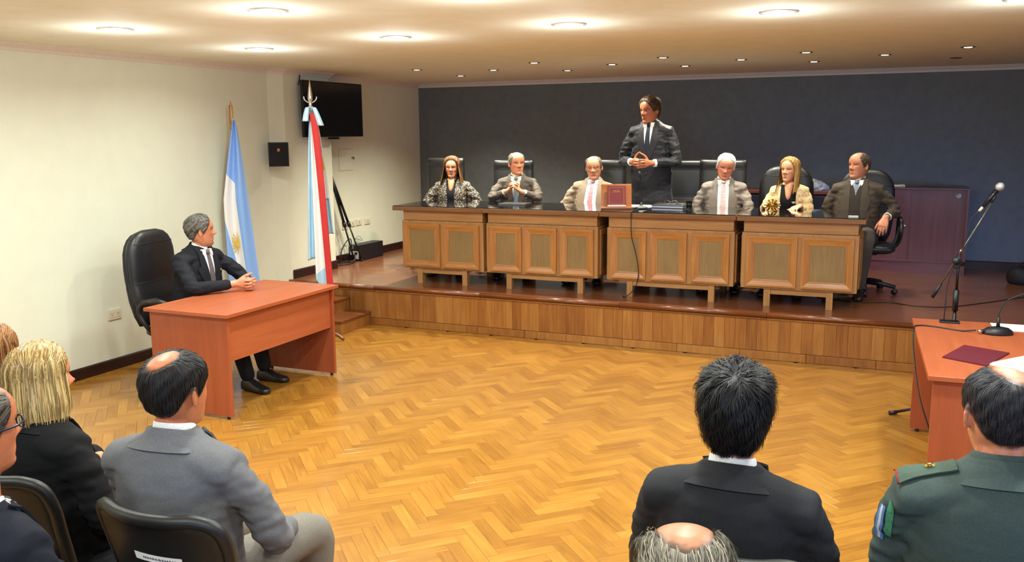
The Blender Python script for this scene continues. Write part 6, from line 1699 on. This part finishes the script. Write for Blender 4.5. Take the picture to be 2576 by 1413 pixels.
# woman with auburn hair at the left edge
person('person with auburn hair partly hidden at the left edge', (-3.24, 2.30, 0), -0.2, dict(
    seed=23, hz=0.50, TL=0.40, sw=0.175, bust=0.02, belly=0.02, voxel=0.007, neckw=0.9, arms=LAP, legs=SEAT_LEGS,
    jacket=dict(mat=F_BLACKJ, vb=0.05, vw=0.055, lapel=0.06, voxel=0.011), shirt=M_BLACKTOP, trousers=F_BLACKJ, skin='#c8815d',
    head=dict(hh=0.232, hair=('#6a3a1a', '#b8824a'), line='long', thick=0.06, volume=0.04, flow='part', strands=1600, long=dict(end=0.02, th0=60, off=0.07, flare=0.1, n=1600))))
# man with glasses at the lower left edge
person('man with dark rimmed glasses and navy jacket at the lower left corner', (-2.115, 1.41, 0), 0.0, dict(
    seed=24, hz=0.60, TL=0.36, neck=0.06, sw=0.18, belly=0.03, lean=0.03, bulk=1.0, voxel=0.006, arms=LAP, legs=SEAT_LEGS,
    jacket=dict(mat=fabric('navy_jacket', '#191b26', 0.85), vb=0.10, vw=0.055, lapel=0.075), shirt=M_SHIRT, tie=T_DARK, glasses=dict(mat=plain('navy_frame', '#16203a', 0.3, noise=0), r=0.0028, tw=1.3),
    skin='#c97b55', head=dict(hh=0.245, yaw=-0.15, hair=('#3a322c', '#7a7066'), line='receding', thick=0.03, volume=0.0, flow='back', strands=1200, bald=(0.0, 0.0, 0.24, 0.36))))
# dark haired man
person('man with thick black hair and dark grey jacket seen from behind', (-0.375, 2.37, 0), -0.02, dict(
    seed=25, hz=0.56, TL=0.405, neck=0.012, sw=0.21, belly=0.02, lean=0.05, bulk=1.10, voxel=0.006, arms=LAP, legs=SEAT_LEGS,
    jacket=dict(mat=F_DARK, vb=0.10, vw=0.055, lapel=0.075, voxel=0.0085, crease=0.8), shirt=M_SHIRT, tie=T_DARK,
    skin='#c98162', head=dict(hh=0.25, yaw=0.10, pitch=0.06, hair=('#050507', '#1c1a1c'), line='full', thick=0.075, volume=0.03, flow='down', strands=5600, slen=0.06, sw=0.0042, lift=0.03, lift_end=0.9, messy=0.7, whorl=(0.02, -0.30, 0.90), hrough=0.5, wave=0.02)))
audience_chair('black plastic chair hidden under the man with thick black hair', (-0.365, 2.46, 0), 0, False)
# officer
root, d = person('officer with balding head and dark green uniform seen from behind', (0.29, 2.47, 0), 0.12, dict(
    seed=26, hz=0.59, TL=0.44, sw=0.225, belly=0.04, lean=0.03, bulk=1.14, voxel=0.006, neckw=1.12, arms=LAP, legs=SEAT_LEGS,
    jacket=dict(mat=F_GREEN, vb=0.30, vw=0.04, lapel=0.0, voxel=0.0085, crease=0.9, collar_open=20), shirt=F_GREEN, collar=True, cuffs=False,
    skin='#c97e5d', head=dict(hh=0.245, yaw=0.15, pitch=0.10, hair=('#0e0d10', '#34323a'), line='receding', thick=0.022, volume=0.0, flow='down', strands=4200, slen=0.022, sw=0.0035, bald=(0.05, -0.10, 0.17, 0.24), wide=1.07, lift=0.006, messy=0.3)))
T_ = d['T']; TL_ = d['TL']
def top_surface(x, y):
    h = None
    from_ = T_ @ Vector((x, y, TL_ + 0.4))
    ob = d['jacket']; bv = BVHTree.FromPolygons([v.co.copy() for v in ob.data.vertices], [tuple(p_.vertices) for p_ in ob.data.polygons]) if 'bv' not in d else d['bv']
    d['bv'] = bv
    h = bv.ray_cast(from_, T_.to_3x3() @ Vector((0, 0, -1)))
    return (h[0], h[1]) if h[0] is not None else (T_ @ Vector((x, y, TL_)), Vector((0, 0, 1)))
M_EPAU = fabric('epaulette_green', '#445448', 0.8); M_REDTRIM = fabric('red_piping', '#8a2a26', 0.7)
for s in (-1, 1):
    vs = []
    for off in (0.006, 0.0):
        for i in range(9):
            for j in range(5):
                x = s * (0.105 + 0.135 * i / 8); y = -0.015 + (j / 4 - 0.5) * (0.062 + 0.008 * i / 8)
                q, n_ = top_surface(x, y); vs.append(q + n_ * (off + 0.004))
    fs = []
    for i in range(8):
        for j in range(4):
            a = i * 5 + j; fs.append((a, a + 1, a + 6, a + 5)); fs.append((45 + a, 45 + a + 5, 45 + a + 6, 45 + a + 1))
    ed = list(range(5)) + [i * 5 + 4 for i in range(1, 9)] + [40 + j for j in range(3, -1, -1)] + [i * 5 for i in range(7, 0, -1)]
    for k_ in range(len(ed)): a, b_ = ed[k_], ed[(k_ + 1) % len(ed)]; fs.append((a, 45 + a, 45 + b_, b_))
    eo = MB().add(vs, fs).build('epaulette', M_EPAU, root)
    q, n_ = top_surface(s * 0.168, -0.015); Mq = Matrix.Translation(q + n_ * 0.0145) @ n_.to_track_quat('Z', 'Y').to_matrix().to_4x4()
    sb = MB()
    for k_ in range(8):
        a = 2 * PI * k_ / 8
        sb.add([Mq @ Vector((math.cos(a - 0.2) * 0.005, math.sin(a - 0.2) * 0.005, 0)), Mq @ Vector((math.cos(a + 0.2) * 0.005, math.sin(a + 0.2) * 0.005, 0)), Mq @ Vector((math.cos(a + 0.12) * 0.015, math.sin(a + 0.12) * 0.015, 0.001)), Mq @ Vector((math.cos(a - 0.12) * 0.015, math.sin(a - 0.12) * 0.015, 0.001)), Mq @ Vector((math.cos(a) * 0.008, math.sin(a) * 0.008, 0.004))], [(0, 1, 4), (1, 2, 4), (2, 3, 4), (3, 0, 4)])
    sb.lathe([(0.006, 0.0), (0.005, 0.004), (0.001, 0.0055)], 10, M=Mq)
    so_ = sb.build('star_badge', M_BRASS, eo); so_['label'] = 'gilded star badge'
    q0 = [top_surface(s * 0.241, -0.015 + (j / 4 - 0.5) * 0.07) for j in range(5)]
    MB().tube([a + n2 * 0.010 for a, n2 in q0], 0.0028, 6).build('red_piping', M_REDTRIM, eo, True)
# sleeve flag patches on the upper left arm
bv = d['bv']
def arm_patch(name, mat, a0, a1, t0, t1, off=0.004):
    S_, E_ = d['S'][-1], d['E'][-1]; ax = (E_ - S_).normalized()
    u = Vector((-1, 0, 0)); u = (u - ax * u.dot(ax)).normalized(); w = ax.cross(u)
    vs = []
    for i in range(7):
        for j in range(7):
            a = a0 + (a1 - a0) * i / 6; t = t0 + (t1 - t0) * j / 6
            dirv = u * math.cos(a) + w * math.sin(a)
            h = bv.ray_cast(S_ + ax * t + dirv * 0.3, -dirv)
            vs.append((h[0] + h[1] * off) if h[0] is not None else S_ + ax * t + dirv * 0.075)
    return MB().add(vs, [(i * 7 + j, i * 7 + j + 1, (i + 1) * 7 + j + 1, (i + 1) * 7 + j) for i in range(6) for j in range(6)]).build(name, mat, root, True)
M_PB, M_PW, M_PG = plain('patch_blue', '#5f8fd6', 0.7, noise=0.05), plain('patch_white', '#dfe6ec', 0.7, noise=0.05), plain('patch_green', '#4f9a72', 0.7, noise=0.15, nscale=160)
ARM_A = -0.35
def band(k0, k1): return ARM_A - k0 * 0.9, ARM_A - k1 * 0.9
for nm, mt_, k0, k1, t0, t1 in (('flag_patch_green', M_PG, 0.62, 0.95, 0.02, 0.135), ('flag_patch_blue', M_PB, 0.0, 0.16, 0.055, 0.165), ('flag_patch_white', M_PW, 0.16, 0.34, 0.05, 0.165), ('flag_patch_blue', M_PB, 0.34, 0.50, 0.045, 0.165)):
    a0, a1 = band(k0, k1); arm_patch(nm, mt_, a0, a1, t0, t1)
audience_chair('black plastic chair hidden under the green uniformed officer', (0.29, 2.56, 0), 0.1, False)
# grey haired man at the bottom edge
person('top of a balding grey haired head at the bottom edge', (-0.30, 1.44, 0), 0.05, dict(
    seed=27, hz=0.525, TL=0.42, sw=0.20, belly=0.03, voxel=0.0065, arms=LAP, legs=SEAT_LEGS, jacket=dict(mat=fabric('dark_blue_blazer', '#20222c', 0.85), vb=0.1, vw=0.055, lapel=0.07, voxel=0.011), shirt=M_SHIRT, tie=T_DARK,
    skin='#cf8861', head=dict(hh=0.245, pitch=0.05, yaw=0.25, hair=('#4a463e', '#b0a690'), line='receding', thick=0.03, volume=0.01, flow='back', strands=2200, slen=0.06, sw=0.003, bald=(0.0, 0.08, 0.20, 0.34), messy=0.9, lift=0.02, lift_end=0.9)))
audience_chair('black plastic chair of the man at the bottom edge', (-0.30, 1.54, 0), 0, False)
audience_chair('black plastic chair of the man with glasses at the lower left corner', (-2.06, 1.50, 0), 0, False)
audience_chair('black plastic chair of the auburn haired person', (-3.18, 2.38, 0), -0.2, False)
